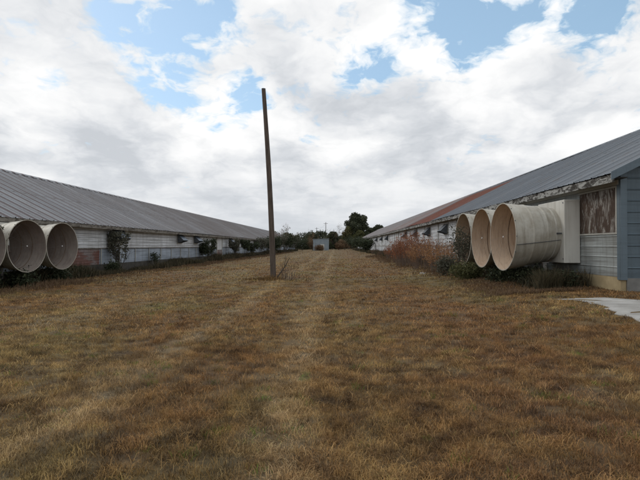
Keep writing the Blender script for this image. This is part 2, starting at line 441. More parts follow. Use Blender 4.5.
def scatter(rg, n, d0, d1, half=.80, xmin=-13.2, xmax=6.7, pw=1.0):
    """random ground points seen in a generous wedge ahead of the viewer"""
    u = rg.uniform(0, 1, n); d = (d0 ** (2 - pw) + u * (d1 ** (2 - pw) - d0 ** (2 - pw))) ** (1 / (2 - pw))
    x = rg.uniform(-1, 1, n) * (d * half + 1.2); y = d
    k = (x > xmin) & (x < xmax) & ~in_path(x, y) | ((x >= 6.7) & (x < 12) & (y < 11.95) & ~in_path(x, y))
    return x[k], y[k]
def grass():
    rg = np.random.default_rng(11); parts = []
    for (n, d0, d1, wf, lf) in ((400000, 2.3, 8, .0034, .042), (380000, 8, 20, .0075, .046), (170000, 20, 55, .026, .07), (60000, 55, 175, .07, .10)):
        x, y = scatter(rg, n, d0, d1)
        # matted grass in clumps: thin out by noise
        dens = vnoise(x, y, .22, 21) * .75 + vnoise(x, y, 1.1, 22) * .45
        k = rg.uniform(0, 1, len(x)) < np.clip(dens * 2.4 - .75, .08, 1); x, y = x[k], y[k]
        n_ = len(x); cl = vnoise(x, y, .25, 23)
        if d0 < 60:
            x = x + rg.normal(0, .02, n_); y = y + rg.normal(0, .02, n_)
        L = lf * rg.lognormal(0, .35, n_) * (.6 + .9 * cl); W = wf * rg.uniform(.6, 1.4, n_)
        lean = rg.uniform(.75, 1.62, n_)
        tint = np.clip(rg.beta(1.4, 1.8, n_) * .7 + .75 * (vnoise(x, y, .17, 24) - .5) + .3 * (vnoise(x, y, .5, 28) - .5) + .16, 0, .96)
        green = (vnoise(x, y, .33, 25) > .93) & (rg.uniform(0, 1, n_) < .6)
        tint[green] = 1.
        parts.append((x, y, L, W, lean, tint))
    # straw tufts that stand up a little
    for (nt, d0, d1, w, npb, sp) in ((5200, 2.4, 9, .0034, 34, .045), (5200, 9, 26, .007, 18, .075), (3000, 26, 80, .028, 9, .12)):
        tx, ty = scatter(rg, nt, d0, d1)
        x = np.repeat(tx, npb) + rg.normal(0, sp, len(tx) * npb); y = np.repeat(ty, npb) + rg.normal(0, sp, len(tx) * npb)
        n_ = len(x); sz = np.repeat(rg.uniform(.3, .95, len(tx)), npb)
        tt = np.repeat(np.where(rg.uniform(0, 1, len(tx)) < .03, 1., rg.uniform(.0, .93, len(tx)) ** 1.2), npb)
        parts.append((x, y, .105 * sz * rg.uniform(.5, 1.2, n_), w * rg.uniform(.6, 1.3, n_), rg.uniform(.35, 1.5, n_), tt))
    # long loose straws lying flat on the turf
    x, y = scatter(rg, 26000, 2.3, 16); n_ = len(x)
    k = vnoise(x, y, .8, 41) > .42; x, y = x[k], y[k]; n_ = len(x)
    parts.append((x, y, rg.uniform(.07, .17, n_), .0008 * np.maximum(y, 2.8), rg.uniform(1.35, 1.6, n_), rg.uniform(.7, .95, n_)))
    # taller grass around the pole foot
    x = -2.62 + rg.normal(0, .22, 700); y = 21.25 + rg.normal(0, .2, 700)
    parts.append((x, y, rg.uniform(.1, .3, 700), np.full(700, .012), rg.uniform(.1, 1.1, 700), rg.uniform(.0, .6, 700)))
    x = -3.3 + rg.normal(0, .35, 700); y = 21.4 + rg.normal(0, .25, 700)
    parts.append((x, y, rg.uniform(.08, .2, 700), np.full(700, .012), rg.uniform(.2, 1.2, 700), rg.uniform(.0, .4, 700)))
    blades('dry_grass', parts, 'dry matted straw and brown grass over the mown field', 'grass', seed=5)
grass()

# rank weeds growing in the shade along the walls: nobody could count them
def fringe(name, x0, x1, y0, y1, n, L, mat, label, seed, skip=None):
    rg = np.random.default_rng(seed)
    y = y0 + (y1 - y0) * rg.uniform(0, 1, n) ** 1.8
    x = rg.uniform(x0, x1, n) + (vnoise(y * 0 + 3, y, 2.5, seed) - .5) * .6
    x = x + (vnoise(x, y, 1.1, seed + 7) - .5) * .9 * (1 if 'dead' in name else .3) + rg.normal(0, .25 if 'dead' in name else .08, n); x = np.where(x > 0, np.minimum(x, 6.68), np.maximum(x, -13.2))
    k = rg.uniform(0, 1, n) < np.clip(vnoise(x, y, 1.6, seed + 1) * 1.6 - .2, .1, 1); x, y = x[k], y[k]
    Lh = L * (.25 + 1.7 * vnoise(x, y, 2.2, seed + 2) ** 1.3) * rg.uniform(.5, 1.2, len(x))
    W = np.clip(.0012 * y, .02, .12)
    return blades(name, [(x, y, Lh, W * rg.uniform(.6, 1.3, len(x)), rg.uniform(.1, .9, len(x)), rg.uniform(0, 1, len(x)))], label, 'weeds', mat, seed)
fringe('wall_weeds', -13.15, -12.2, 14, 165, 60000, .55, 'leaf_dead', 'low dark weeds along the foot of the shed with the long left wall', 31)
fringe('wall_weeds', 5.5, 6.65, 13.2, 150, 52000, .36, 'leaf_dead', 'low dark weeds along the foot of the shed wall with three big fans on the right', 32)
fringe('dead_grass', 4.2, 6.5, 12.6, 60, 20000, .17, 'leaf_brown', 'taller dead brown grass beside the right shed wall', 33)
fringe('dead_grass', -12.4, -10.4, 14, 120, 20000, .15, 'leaf_brown', 'taller dead brown grass beside the left shed wall', 34)

# ---------------------------------------------------------------- sheds
def roof_slope(xe, ze, xr, zr, y0, y1, pitch, ribs, seed):
    """ribbed sheet from eave (xe,ze) to ridge (xr,zr); ribs = list of (offset in pitch, half width, height)"""
    mb = MB(); prof = []
    y = y0; 
    while y < y1 - 1e-6:
        for (o, hw, h) in ribs:
            c = y + o
            prof += [(c - hw * 1.6, 0), (c - hw * .7, h), (c + hw * .7, h), (c + hw * 1.6, 0)]
        y += pitch
    prof = [(y0, 0)] + [p for p in prof if y0 < p[0] < y1] + [(y1, 0)]
    ns = 5; sl = math.hypot(xr - xe, zr - ze); nx, nz = -(zr - ze) / sl * (1 if xr > xe else -1), abs(xr - xe) / sl
    vs = []; yy = np.array([p[0] for p in prof])
    for j in range(ns + 1):
        u = j / ns
        w = (vnoise(yy, yy * 0 + u * 9, 7, seed) - .5) * .05 + (vnoise(yy, yy * 0 + u * 5, 1.3, seed + 1) - .5) * .014
        over = (vnoise(yy, yy * 0, .9, seed + 3) - .5) * .04 if j == 0 else 0 * yy
        for k, (y, h) in enumerate(prof):
            hh = h + w[k]; uu = u + over[k] / sl
            vs.append((xe + (xr - xe) * uu + nx * hh, y, ze + (zr - ze) * uu + nz * hh))
    n = len(prof); fs = []
    for j in range(ns):
        for k in range(n - 1):
            a = j * n + k; fs.append((a, a + 1, a + 1 + n, a + n))
    mb.add(vs, fs); return mb

def lap(mb, axis, c, a0, a1, z0, z1, sgn, pitch=.25, rib=.018, base=0.0):
    """horizontal siding: flat boards with a small outward rib at each lap. axis 'y': wall runs along y at x=c; sgn outward"""
    prof = []; z = z0
    while z < z1 - .01:
        zt = min(z + pitch, z1)
        prof += [(z, base), (max(z, zt - .045), base + .004), (max(z, zt - .022), base + rib), (zt - .004, base + .004)]
        z = zt
    prof.append((z1, base))
    steps = max(1, int(abs(a1 - a0) / 2.4)); vs = []
    for i in range(steps + 1):
        a = a0 + (a1 - a0) * i / steps
        for (z, o) in prof:
            d = c + sgn * (o + .012 * math.sin(a * 1.7 + z * 3))
            vs.append((d, a, z) if axis == 'y' else (a, d, z))
    n = len(prof); fs = []
    for i in range(steps):
        for k in range(n - 1):
            q = i * n + k; fs.append((q, q + 1, q + 1 + n, q + n))
    mb.add(vs, fs)

def gable_board(mb, y, xc, xe_l, xe_r, z0, slope_z, sgn, pitch=.265, rib=.022):
    """lap siding filling a gable: clipped under slope_z(x)"""
    z = z0
    zmax = slope_z(xc)
    def xlim(zz):
        # half-width where the roof underside is at zz
        lo, hi = 0, xe_r - xc
        if slope_z(xc + hi) >= zz: return hi
        for _ in range(30):
            m = (lo + hi) / 2
            if slope_z(xc + m) > zz: lo = m
            else: hi = m
        return lo
    rows = []
    while z < zmax - .02:
        zt = min(z + pitch, zmax - .01)
        for (zz, o) in ((z, 0), (zt - .05, .004), (zt - .025, rib), (zt - .003, .004)):
            rows.append((zz, o, xlim(zz)))
        z = zt
    vs = []; fs = []
    for (zz, o, w) in rows: vs += [(xc - w, y + sgn * o, zz), (xc + w, y + sgn * o, zz)]
    for i in range(len(rows) - 1): fs.append((2 * i, 2 * i + 1, 2 * i + 3, 2 * i + 2))
    mb.add(vs, fs)

SPLIT = ('fascia_board', 'frieze_board', 'wall', 'lower_wall', 'wall_rail', 'panel_frame', 'rake_trim', 'corner_board', 'side_siding')
# ---- right shed
RW, RE, REZ, RR, RRZ, RY0, RY1 = 6.75, 6.35, 3.07, 12.72, 6.22, 12.0, 150.0
def right_house():
    root = empty('poultry_house', (RW, RY0, .33))
    tag(root, 'long low shed with blue gable end, blue grey metal roof and a rusted band', 'shed', 'long poultry sheds')
    inv = Matrix.Translation((-RW, -RY0, -.33))
    def bld(mb, name, mats, parent=root, smooth=False):
        mb.v = [tuple(inv @ Vector(p)) for p in mb.v]
        if name in SPLIT: return build_each(mb, name, mats, parent, smooth)[0]
        return mb.build(name, mats, parent, smooth)
    XF = 2 * RR - RW; sl = (RRZ - REZ) / (RR - RE)
    und = lambda x: REZ - .05 + sl * (min(x, 2 * RR - x) - RE)
    ribs = [(0, .02, .028), (.305, .014, .015), (.61, .014, .015)]
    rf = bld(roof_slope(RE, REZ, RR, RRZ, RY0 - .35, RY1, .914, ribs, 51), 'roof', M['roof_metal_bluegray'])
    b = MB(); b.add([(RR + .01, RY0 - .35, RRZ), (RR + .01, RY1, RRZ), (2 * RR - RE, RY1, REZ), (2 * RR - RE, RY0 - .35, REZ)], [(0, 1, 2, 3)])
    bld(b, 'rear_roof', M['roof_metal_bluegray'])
    b = MB(); 
    b.add([(RR - .16, RY0 - .36, RRZ - .045), (RR, RY0 - .36, RRZ + .06), (RR + .16, RY0 - .36, RRZ - .045), (RR - .16, RY1, RRZ - .045), (RR, RY1, RRZ + .06), (RR + .16, RY1, RRZ - .045)], [(0, 1, 4, 3), (1, 2, 5, 4)])
    cap = b; cap.v = [tuple(inv @ Vector(p)) for p in cap.v]; cap.build('ridge_cap', M['roof_metal_bluegray'], rf)
    # rake trim in blue, on the front edge of the roof
    b = MB()
    for sx in (0, 1):
        f = (lambda x: x) if sx == 0 else (lambda x: 2 * RR - x)
        vs = [(f(RE - .02), RY0 - .38, REZ - .15), (f(RE - .02), RY0 - .38, REZ + .035), (f(RR), RY0 - .38, RRZ + .04), (f(RR), RY0 - .38, RRZ - .145)]
        vs += [(x, y + .03, z) for x, y, z in vs]
        b.add(vs, [(0, 1, 2, 3), (7, 6, 5, 4), (0, 4, 5, 1), (1, 5, 6, 2), (3, 2, 6, 7), (0, 3, 7, 4)])
    bld(b, 'rake_trim', M['blue_trim'])
    # eave fascia in rotting lengths
    b = MB(); y = RY0 - .33; r2 = random.Random(5)
    while y < RY1:
        L = r2.uniform(3.2, 5.0); y2 = min(y + L, RY1); dz = r2.uniform(-.02, .012)
        b.box(RE + .03, RE + .065, y, y2 - .02, REZ - .20 + dz, REZ - .015)
        y = y2
    bld(b, 'fascia_board', M['peeling_board'])
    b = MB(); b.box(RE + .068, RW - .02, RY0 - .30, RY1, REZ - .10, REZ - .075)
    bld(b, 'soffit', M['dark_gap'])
    b = MB(); y = RY0 + .03; 
    while y < RY1:
        y2 = min(y + 3.66, RY1); b.box(RW - .055, RW - .006, y, y2 - .012, 2.86, 3.05); y = y2
    bld(b, 'frieze_board', M['frieze_board'])
    # side wall near the corner: siding, then weathered plywood sheet
    b = MB(); lap(b, 'y', RW, RY0 + .12, 20.6, .66, 1.70, -1, .25)
    bld(b, 'side_siding', M['gray_siding'])
    b = MB(); b.box(RW - .004, RW + .02, 12.20, 14.0, 1.73, 2.80)
    ply = bld(b, 'weathered_panel', M['plywood']); ply['label'] = 'brown board with peeling white paint'
    b = MB(); b.box(RW - .007, RW - .0045, 13.09, 13.10, 1.735, 2.795); b.v = [tuple(inv @ Vector(p)) for p in b.v]; b.build('joint', M['dark_gap'], ply)
    b = MB(); b.box(RW - .03, RW + .01, 12.13, 14.02, 1.69, 1.725); b.box(RW - .028, RW + .01, 12.14, 12.195, 1.73, 2.85); b.box(RW - .028, RW + .01, 12.2, 14.0, 2.805, 2.85)
    bld(b, 'panel_frame', M['frieze_board'])
    b = MB(); b.box(RW + .01, RW + .03, 14.0, 20.6, 1.70, 2.86); bld(b, 'backing_wall', M['gray_siding'])
    # white long wall beyond the fans
    b = MB(); lap(b, 'y', RW, 20.6, 53.2, 1.45, 2.86, -1, .22, .03); lap(b, 'y', RW, 56.4, RY1, 1.45, 2.86, -1, .22, .03)
    bld(b, 'wall', M['white_siding'])
    b = MB(); lap(b, 'y', RW, 20.6, 53.2, .62, 1.42, -1, .20, .02, -.02); lap(b, 'y', RW, 56.4, RY1, .62, 1.42, -1, .20, .02, -.02)
    bld(b, 'lower_wall', M['white_siding'])
    b = MB(); b.box(RW - .05, RW + .01, 20.6, 53.2, 1.415, 1.455); b.box(RW - .05, RW + .01, 56.4, RY1, 1.415, 1.455)
    bld(b, 'wall_rail', M['frieze_board'])
    y = 22.9; 
    while y < RY1 - 2:
        if not 52 < y < 57.5:
            b = MB(); b.box(RW - .065, RW - .03, y, y + .08, .62, 2.86); bld(b, 'batten', M['frieze_board'])
        y += 4.9
    # white service door
    b = MB(); b.box(RW - .02, RW + .02, 53.3, 56.3, .45, 2.86); d = bld(b, 'door', M['door_white'])
    b = MB()
    for (a, c_) in ((53.2, 53.3), (56.3, 56.4)): b.box(RW - .07, RW + .01, a, c_, .35, 2.858)
    b.box(RW - .05, RW - .021, 54.72, 54.86, .46, 2.85)
    b.v = [tuple(inv @ Vector(p)) for p in b.v]; build_each(b, 'door_post', M['frieze_board'], d)
    # foundations
    b = MB(); b.box(RW - .012, RW + .12, RY0 + .02, 14.2, -.1, .655); bld(b, 'foundation', M['foundation_tan'])
    b = MB(); b.box(RW + .02, RW + .14, 14.2, RY1, -.1, .62); bld(b, 'foundation', M['foundation_dark'])
    b = MB(); b.box(RW + .122, XF, RY0 - .01, RY0 + .12, -.1, .64); bld(b, 'foundation', M['foundation_gray'])
    # corner boards
    b = MB(); b.box(RW - .035, RW + .115, RY0 - .045, RY0 - .012, .60, 3.13); b.box(RW - .04, RW - .008, RY0 - .012, RY0 + .11, .60, 3.10)
    bld(b, 'corner_board', M['blue_trim'])
    # gable ends
    b = MB(); gable_board(b, RY0, RR, RW, XF, .64, und, -1); bld(b, 'gable_wall', M['blue_siding'])
    b = MB(); gable_board(b, RY1, RR, RW, XF, .3, und, 1); bld(b, 'gable_wall', M['gray_siding'])
    b = MB(); b.box(XF - .02, XF, RY0, RY1, 0, 3.1); bld(b, 'back_wall', M['gray_siding'])
    b = MB(); b.add([(RE + .1, RY0 + .05, REZ - .06), (RR, RY0 + .05, RRZ - .07), (RR, RY1 - .05, RRZ - .07), (RE + .1, RY1 - .05, REZ - .06), (2 * RR - RE, RY0 + .05, REZ - .06), (2 * RR - RE, RY1 - .05, REZ - .06)], [(0, 1, 2, 3), (1, 4, 5, 2)])
    bld(b, 'roof_deck', M['dark_gap'])
right_house()

# ---- left shed
LW, LE, LEZ, LR, LRZ, LY0, LY1 = -13.3, -12.8, 2.55, -19.3, 5.79, 9.0, 168.0
def left_house():
    root = empty('poultry_house', (LW, LY0, -.2))
    tag(root, 'long low shed with ribbed grey brown metal roof and white corrugated side wall', 'shed', 'long poultry sheds')
    inv = Matrix.Translation((-LW, -LY0, .2))
    def bld(mb, name, mats, parent=root, smooth=False):
        mb.v = [tuple(inv @ Vector(p)) for p in mb.v]
        if name in SPLIT: return build_each(mb, name, mats, parent, smooth)[0]
        return mb.build(name, mats, parent, smooth)
    XF = 2 * LR - LW; sl = (LRZ - LEZ) / (LE - LR)
    und = lambda x: LEZ - .05 + sl * (LE - max(x, 2 * LR - x))
    ribs = [(0, .03, .05), (.305, .016, .02), (.61, .016, .02)]
    rf = bld(roof_slope(LE, LEZ, LR, LRZ, LY0 - .3, LY1, .914, ribs, 61), 'roof', M['roof_metal_weathered'])
    b = MB(); b.add([(LR - .01, LY0 - .3, LRZ), (LR - .01, LY1, LRZ), (2 * LR - LE, LY1, LEZ), (2 * LR - LE, LY0 - .3, LEZ)], [(0, 1, 2, 3)])
    bld(b, 'rear_roof', M['roof_metal_weathered'])
    b = MB(); b.add([(LR - .16, LY0 - .3, LRZ - .045), (LR, LY0 - .3, LRZ + .08), (LR + .16, LY0 - .3, LRZ - .045), (LR - .16, LY1, LRZ - .045), (LR, LY1, LRZ + .08), (LR + .16, LY1, LRZ - .045)], [(0, 1, 4, 3), (1, 2, 5, 4)])
    b.v = [tuple(inv @ Vector(p)) for p in b.v]; b.build('ridge_cap', M['roof_metal_weathered'], rf)
    b = MB(); y = LY0; r2 = random.Random(6)
    while y < LY1:
        L = r2.uniform(3.2, 5.0); y2 = min(y + L, LY1); dz = r2.uniform(-.025, .01)
        b.box(LE - .065, LE - .03, y, y2 - .02, LEZ - .20 + dz, LEZ - .02); y = y2
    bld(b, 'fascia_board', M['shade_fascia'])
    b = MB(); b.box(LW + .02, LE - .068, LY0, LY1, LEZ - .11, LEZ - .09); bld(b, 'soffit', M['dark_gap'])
    D0, D1 = 55.6, 58.4
    b = MB(); 
    for a0, a1 in ((LY0, D0), (D1, LY1)): lap(b, 'y', LW, a0, a1, 1.30, 2.46, 1, .195, .035)
    bld(b, 'wall', M['white_siding'])
    b = MB()
    for a0, a1 in ((LY0, 23.4), (27.9, D0), (D1, LY1)): lap(b, 'y', LW, a0, a1, .36, 1.255, 1, .30, .012, -.03)
    bld(b, 'lower_wall', M['blue_panel'])
    b = MB(); lap(b, 'y', LW, 23.4, 27.9, .36, 1.255, 1, .15, .02, -.02); o = bld(b, 'patch_panel', M['rusty_panel']); o['label'] = 'rusty red wall panel'
    b = MB()
    for a0, a1 in ((LY0, D0), (D1, LY1)): b.box(LW - .01, LW + .045, a0, a1, 1.255, 1.30)
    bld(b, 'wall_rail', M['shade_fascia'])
    y = 28.0
    while y < LY1 - 2:
        if not D0 - .3 < y < D1 + .3:
            b = MB(); b.box(LW + .002, LW + .03, y, y + .07, .36, 1.254); bld(b, 'batten', M['frieze_board'])
        y += 2.44 if y < 90 else 4.88
    # sliding door bay: weathered post, pale leaf and rusty lower half
    b = MB(); b.box(LW - .02, LW + .02, D0 + .25, D1 - .12, .98, 2.44); d = bld(b, 'door', M['door_white'])
    b = MB(); b.box(LW - .018, LW + .025, D0 + .25, D1 - .12, -.1, .975); b.v = [tuple(inv @ Vector(p)) for p in b.v]; o = b.build('lower_panel', M['rusty_panel'], d); o['label'] = 'rusty lower door half'
    b = MB(); b.box(LW - .03, LW + .09, D0, D0 + .24, -.2, 2.44); b.box(LW - .03, LW + .07, D1 - .115, D1, -.2, 2.44)
    b.v = [tuple(inv @ Vector(p)) for p in b.v]; build_each(b, 'door_post', M['frieze_board'], d)
    b = MB(); b.box(LW - .16, LW - .035, LY0, LY1, -.5, .36); bld(b, 'foundation', M['foundation_dark'])
    b = MB(); gable_board(b, LY0, LR, LW, LW, .36, und, -1)
    bld(b, 'gable_wall', M['gray_siding'])
    b = MB(); gable_board(b, LY1, LR, LW, LW, -.2, und, 1); bld(b, 'gable_wall', M['gray_siding'])
    b = MB(); b.box(XF, XF + .02, LY0, LY1, -.2, 2.5); bld(b, 'back_wall', M['gray_siding'])
    b = MB(); b.add([(LE - .1, LY0 + .05, LEZ - .06), (LR, LY0 + .05, LRZ - .07), (LR, LY1 - .05, LRZ - .07), (LE - .1, LY1 - .05, LEZ - .06), (2 * LR - LE, LY0 + .05, LEZ - .06), (2 * LR - LE, LY1 - .05, LEZ - .06)], [(0, 1, 2, 3), (1, 4, 5, 2)])
    bld(b, 'roof_deck', M['dark_gap'])
left_house()

# ---------------------------------------------------------------- cone fans (built facing -x, base at the ground below the wall)
def cone_fan(label, group, inside, base_h, ax_box, ax_face, box=(-.45, .88), swing=0):
    """local origin: on the wall line at ground; x towards -x is outwards. base_h: housing bottom; ax: axis heights"""
    root = empty('exhaust_fan'); tag(root, label, 'fan', group)
    bo, hw = box; top = ax_box + hw
    # housing: open-fronted thick box with a round outlet plate
    b = MB(); b.box(bo, -.012, -hw, hw, base_h, top); 
    hs = b.build('housing', M['housing_white'], root)
    bv = hs.modifiers.new('b', 'BEVEL'); bv.width = .015; bv.segments = 2
    b = MB()
    for z in (base_h + .03, top - .03): b.box(bo + .012, -.02, -hw - .008, -hw - .001, z - .02, z + .02)
    b.box(bo + .015, bo + .045, -hw - .008, -hw - .001, base_h + .051, top - .051)
    build_each(b, 'flange', M['housing_white'], hs)
    # bolts on the housing
    b = MB()
    for z in (base_h + .1, top - .1): b.box(bo - .012, bo - .001, -hw + .04, -hw + .07, z, z + .03); b.box(bo - .012, bo - .001, hw - .07, hw - .04, z, z + .03)
    build_each(b, 'bolt', M['dark_metal'], hs)
    # cone: thick shell, outer surface then inner surface
    x0, x1 = bo - .004, bo - 1.42; zc = lambda u: ax_box - .04 + (ax_face - ax_box + .04) * u
    L = x1 - x0
    pr = [(0.0, .745), (.10, .765), (.16, .785), (.30, .82), (.305, .835), (.33, .835), (.335, .828), (.6, .89), (.605, .905), (.63, .905), (.635, .90), (.97, .965), (.985, .985), (1.0, .985)]
    out = [(x0 + L * u, zc(u), r_) for u, r_ in pr]
    inn = [(x0 + L * u, zc(u), r_ - .02) for u, r_ in reversed([(.0, .745), (.3, .815), (.32, .82), (.335, .826), (.6, .885), (.63, .90), (.64, .905), (1.0, .978)])]
    b = MB(); prof = out + inn
    mis = [0] * (len(out)) + [1] * (len(inn) - 1)
    b.lathe_x(prof, 64, mis=mis)
    cn = b.build('cone', [M['fibreglass'], M[inside]], root, smooth=True)
    for k in range(14):
        a = 2 * math.pi * (k + .5) / 14; X = x0 + L * .99; b = MB()
        c_ = Vector((X, .99 * math.sin(a), zc(1) + .99 * math.cos(a))); b.box(c_.x - .01, c_.x + .012, c_.y - .012, c_.y + .012, c_.z - .012, c_.z + .012)
        b.build('rim_bolt', M['dark_metal'], cn)
    # hoop strap with latch
    b = MB(); b.lathe_x([(x0 + L * .12, zc(.12), .77), (x0 + L * .12, zc(.12), .79), (x0 + L * .15, zc(.15), .80), (x0 + L * .15, zc(.15), .775)], 48, closed=True)
    st = b.build('strap', M['housing_white'], cn, smooth=True)
    b = MB(); b.box(x0 + L * .15, x0 + L * .15 + .14, -.83, -.80, zc(.13) - .02, zc(.13) + .02); b.build('latch', M['dark_metal'], st)
    # horizontal seam rod along both flanks
    b = MB()
    for s in (-1, 1):
        ang = R(104) * s
        pts = [(x0 + L * u, math.sin(ang) * (r_ + .012), zc(u) + math.cos(ang) * (r_ + .012)) for u, r_ in ((.05, .76), (.3, .835), (.62, .905), (.98, .975))]
        b.tube(pts, [.009] * 4, 5)
    build_each(b, 'seam_rod', M['dark_metal'], cn)
    cn.rotation_euler = (0, 0, swing); pv = Vector((bo, 0, 0)); cn.location = pv - Matrix.Rotation(swing, 3, 'Z') @ pv
    for u, r_ in ((.33, .832), (.63, .898)):
        b = MB(); X = x0 + L * u; b.lathe_x([(X - .012, zc(u), r_ - .026), (X - .012, zc(u), r_ - .032), (X + .012, zc(u), r_ - .032), (X + .012, zc(u), r_ - .026)], 48, closed=True)
        b.build('inner_seam', M['stain'], cn, smooth=True)
    # wire guard across the mouth with a small centre plate
    b = MB(); X = x1 + .03
    for r_ in (.2, .4, .6, .8, .955):
        b.tube([(X, r_ * math.sin(2 * math.pi * k / 36), zc(1) + r_ * math.cos(2 * math.pi * k / 36)) for k in range(37)], [.0012] * 37, 3, caps=False)
    for k in range(6):
        a = math.pi * k / 6 + .1; b.tube([(X + .004, .97 * math.sin(a), zc(1) + .97 * math.cos(a)), (X + .004, -.97 * math.sin(a), zc(1) - .97 * math.cos(a))], [.0014] * 2, 3)
    gd = b.build('wire_guard', M['dark_metal'], cn)
    b = MB(); b.lathe_x([(X - .004, zc(1), .001), (X - .012, zc(1), .019), (X + .004, zc(1), .024), (X + .006, zc(1), .001)], 16); b.build('centre_plate', M['white_paint'], gd, smooth=True)
    # inside: shutter plate, motor, propeller and guard wires near the housing
    b = MB(); n = 40; zz = zc(0)
    vs = [(x0 - .02, .735 * math.sin(2 * math.pi * k / n), zz + .735 * math.cos(2 * math.pi * k / n)) for k in range(n)]
    b.add(vs, [tuple(range(n))])
    b.build('shutter', M[inside], root)
    bl = []
    for k in range(6):
        a = 2 * math.pi * k / 6 + .3
        def pt(r_, da, dx): return (x0 - .16 + dx, r_ * math.sin(a + da), zz + r_ * math.cos(a + da))
        vs = [pt(.09, -.35, -.02), pt(.09, .35, .03), pt(.42, .30, .035), pt(.68, .22, .02), pt(.70, -.16, -.02), pt(.42, -.22, -.035)]
        vs = vs + [(x + .006, y, z) for x, y, z in vs]
        bl.append((vs, [(0, 1, 2, 3, 4, 5), (11, 10, 9, 8, 7, 6)] + [(i, (i + 1) % 6, (i + 1) % 6 + 6, i + 6) for i in range(6)]))
    b = MB(); b.lathe_x([(x0 - .10, zz, .001), (x0 - .10, zz, .085), (x0 - .22, zz, .085), (x0 - .24, zz, .045), (x0 - .26, zz, .04), (x0 - .262, zz, .001)], 20)
    hb = b.build('propeller_hub', M['steel'], root, smooth=True)
    for vs, fs in bl:
        b = MB(); b.add(vs, fs); b.build('blade', M[inside], hb)
    # stub leg under the cone neck
    b = MB(); b.box(bo - .26, bo - .16, -.12, -.02, -.25, base_h - .02); b.box(bo - .30, bo - .12, -.16, .02, base_h - .02, zc(.15) - .81)
    b.build('support_leg', M['concrete'], root)
    return root

gR = 'cone exhaust fans on the right shed'; gL = 'cone exhaust fans on the left shed'
fR = cone_fan('big cream cone fan nearest the blue gable end, its whole flank in view', gR, 'fibreglass_inside', .60, 1.47, 1.34, swing=R(3))
fR.location = (RW, 14.83, .33)
f2 = copy_tree(fR); f2.location = (RW, 16.95, .33); f2['label'] = 'cream cone fan in the middle of the three on the right shed'
f3 = copy_tree(fR); f3.location = (RW, 19.35, .33); f3['label'] = 'cream cone fan farthest from the blue gable, dark bush in front'
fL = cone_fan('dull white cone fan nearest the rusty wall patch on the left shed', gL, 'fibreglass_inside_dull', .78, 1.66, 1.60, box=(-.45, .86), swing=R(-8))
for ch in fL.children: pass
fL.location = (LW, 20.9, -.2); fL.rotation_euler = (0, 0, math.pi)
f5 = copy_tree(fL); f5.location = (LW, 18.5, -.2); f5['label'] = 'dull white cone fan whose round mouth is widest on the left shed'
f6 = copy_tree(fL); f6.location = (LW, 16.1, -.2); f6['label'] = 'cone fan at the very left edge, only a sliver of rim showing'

# ---------------------------------------------------------------- side vent hoods
def vent_hood(mat):
    root = empty('vent_hood')
    H, P, W = .62, .55, .62
    b = MB()   # sloping top sheet, facing -x
    b.add([(-.04, -W - .03, H), (-.04, W + .03, H), (-P, W + .03, .10), (-P, -W - .03, .10), (-.04, -W - .03, H - .03), (-.04, W + .03, H - .03), (-P, W + .03, .07), (-P, -W - .03, .07)],
          [(0, 1, 2, 3), (7, 6, 5, 4), (0, 3, 7, 4), (1, 5, 6, 2), (2, 6, 7, 3), (0, 4, 5, 1)])
    t_ = b.build('hood_top', mat, root)
    for s in (-1, 1):
        b = MB(); vs = [(-.04, s * W, H - .04), (-.04, s * W, -.12), (-P + .03, s * W, .0), (-P + .02, s * W, .06)]
        vs += [(x, y + s * .012, z) for x, y, z in vs]
        b.add(vs, [(0, 1, 2, 3), (7, 6, 5, 4), (0, 4, 5, 1), (1, 5, 6, 2), (2, 6, 7, 3), (3, 7, 4, 0)])
        b.build('cheek', M['dark_metal'], root)
    b = MB(); b.box(-.035, .0, -W - .06, W + .06, -.22, .72); b.build('frame', M['frieze_board'], root)
    b = MB()
    for k in range(5):
        z = -.15 + k * .13
        b.add([(-.04, -W + .03, z + .11), (-.04, W - .03, z + .11), (-.10, W - .03, z + .01), (-.10, -W + .03, z + .01)], [(0, 1, 2, 3)])
    b.build('louvre', M['dark_metal'], root)
    return root
hr = vent_hood(M['dark_metal']); hr.scale = (.82, .82, .8); first = True
ordn = ['first', 'second', 'third', 'fourth', 'fifth', 'sixth', 'seventh', 'eighth']
for i, y in enumerate((30.5, 36, 41.6, 47.6, 64, 71.5, 80, 92)):
    o = hr if i == 0 else copy_tree(hr)
    o.location = (RW - .01, y, 2.24)
    tag(o, f'dark hooded vent on the white right wall, {ordn[i]} beyond the three cone fans', 'vent', 'hooded vents on the right shed wall')
hl = vent_hood(M['hood_metal'])
lab = ['bluish metal vent hood above the leafy vine on the left shed', 'grey metal vent hood, nearer of the close pair on the left shed', 'grey metal vent hood, farther of the close pair on the left shed',
       'small grey vent hood just beyond the white door of the left shed', 'faint grey vent hood among saplings far along the left shed']
for i, y in enumerate((30.2, 42.3, 47.2, 63, 71)):
    o = hl if i == 0 else copy_tree(hl)
    o.location = (LW + .02, y, 1.80); o.rotation_euler = (0, 0, math.pi)
    tag(o, lab[i], 'vent', 'hooded vents on the left shed wall')

